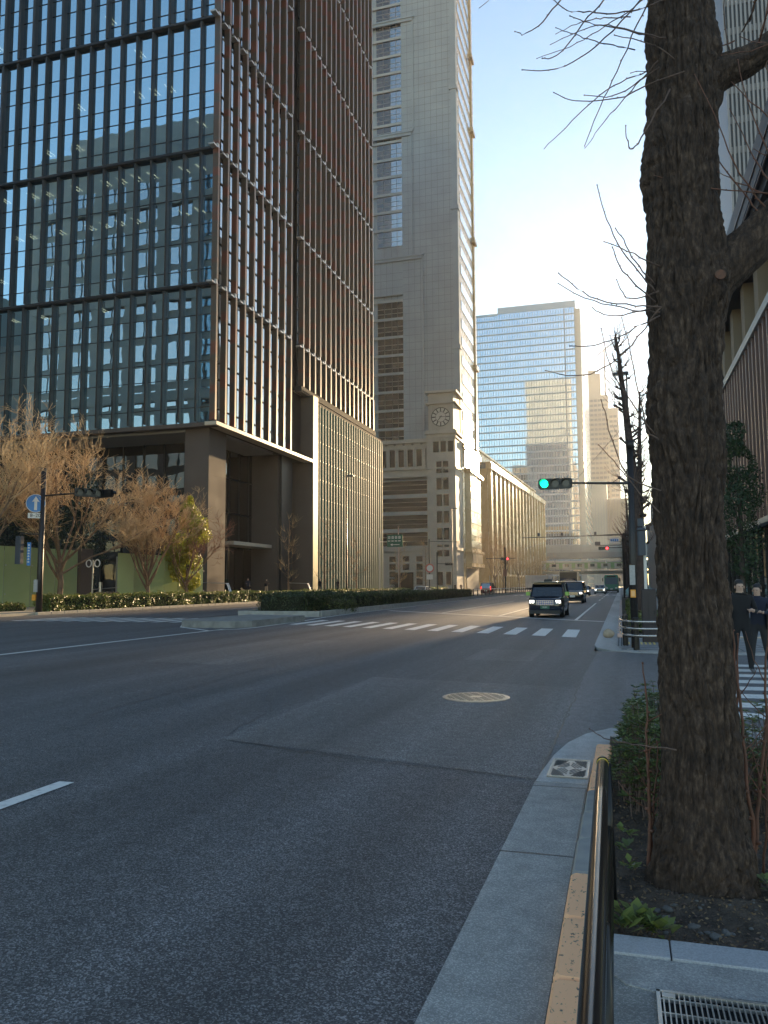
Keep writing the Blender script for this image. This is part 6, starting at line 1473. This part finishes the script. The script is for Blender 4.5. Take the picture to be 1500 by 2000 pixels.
    m.build('eye',MATS['hair_black'],root,local=True); m=MB(); m.ell((0,-.122*k,1.555*k),.012*k,.016*k,.02*k,8,6); m.box(-.02*k,.02*k,-.113*k,-.105*k,1.515*k,1.521*k); 
    for s in(1,-1): m.ell((s*.082*k,-.02*k,1.575*k),.012*k,.02*k,.028*k,8,5)
    m.build('face',MATS['skin'],root,smooth=True,local=True)
    if bag: m=MB(); m.cbox(bag[0]-.09,bag[0]+.09,bag[1]-.14,bag[1]+.14,bag[2]-.16,bag[2]+.16,.03); m.tube([(bag[0],bag[1],bag[2]+.15),(bag[0]*.6,0,1.25),(-bag[0]*.3,0,1.42)],.014,5); m.build('bag',MATS['cloth_black'],root,local=True)
    root.location=loc; root.rotation_euler=(0,0,R(rz)); return root
person('person in black walking towards the crossing, partly behind the big trunk',(2.11,16.2,.0),8,'cloth_black','cloth_black',1.70,.20,'down','raised',hands=True)
person('person in dark jacket with raised hands at the right picture edge, second of the pair',(2.52,16.9,.0),-25,'cloth_navy','cloth_charcoal',1.62,-.22,'raised','raised',hands=True,bag=(.27,-.02,.95))
person('person in dark clothes walking a tan dog in front of the entrance',(-36.3,73.6,.14+.6),35,'cloth_navy','cloth_black',1.68,.2,'raised','down')
person('stooping person in a brown coat carrying a bag before the entrance',(-36.3,78.0,.14+.6),60,'cloth_brown','cloth_tan',1.66,.12,'raised','raised',bag=(-.26,-.2,1.0))
person('person with long hair in a black coat in front of the lit stone pier',(-35.6,92.0,.74),10,'cloth_black','cloth_black',1.70,.18,hair_long=True)
person('person in a black coat in front of the ribbed glass podium',(-35.4,97.8,.74),170,'cloth_black','cloth_charcoal',1.68,.18)
person('person in dark clothes at the foot of the clock turret',(-33.5,165,.14),20,'cloth_black','cloth_black',1.7,.2)
person('person in brown at the lit porch beside the clock turret',(-33.4,171,.14),170,'cloth_brown','cloth_charcoal',1.7,.2)
def dog():
    root=thing('dog','tan dog on a walk beside the person in dark clothes','dog',(0,0,0)); v=[];e=[];r=[]
    def n(p,rad,par=None): v.append(p); r.append(rad); i=len(v)-1; (e.append((par,i)) if par is not None else None); return i
    a=n((0,0,.42),.11); b=n((.25,0,.41),.14,a); c=n((-.25,0,.43),.11,a); nk=n((.38,0,.54),.075,b); h=n((.45,0,.66),.075,nk); n((.58,0,.63),.032,h); t=n((-.38,0,.50),.04,c); n((-.44,0,.64),.03,t)
    for s in(1,-1):
        sh=n((.26,s*.08,.32),.05,b); k=n((.25,s*.085,.17),.03,sh); n((.27,s*.085,.02),.026,k); hp=n((-.26,s*.08,.33),.06,c); kn=n((-.20,s*.085,.24),.042,hp); hk=n((-.30,s*.085,.13),.026,kn); n((-.27,s*.085,.02),.024,hk)
        n((.44,s*.05,.75),.018,h)
    V,F=skin_mesh(v,e,r,0); np_mesh('body',V,np.array([f if len(f)==4 else (f[0],f[1],f[2],f[2]) for f in F]),MATS['fur_tan'],root,None,True); return root
d=dog(); d.location=(-35.9,72.4,.74); d.rotation_euler=(0,0,R(200))
g=MB(); g.prism([(-37.2,69.6),(-35.0,69.6),(-35.0,100),(-37.2,100)],.13,.74); struct('plaza_terrace',g,MATS['steps'])
# ------------------------------------------------------------------ morning haze
hz=MB(); hz.box(-420,420,-120,960,-1.3,205); ho=tag(hz.build('haze',[]),kind='stuff')
hm,hn,hl=nodes('haze'); hn.remove(hn['Principled BSDF']); pv=hn.new('ShaderNodeVolumePrincipled'); pv.inputs['Color'].default_value=(.95,.95,.95,1); pv.inputs['Density'].default_value=HAZE; pv.inputs['Anisotropy'].default_value=.65
hl.new(pv.outputs[0],hn['Material Output'].inputs['Volume']); ho.data.materials.append(hm); ho.display_type='WIRE'
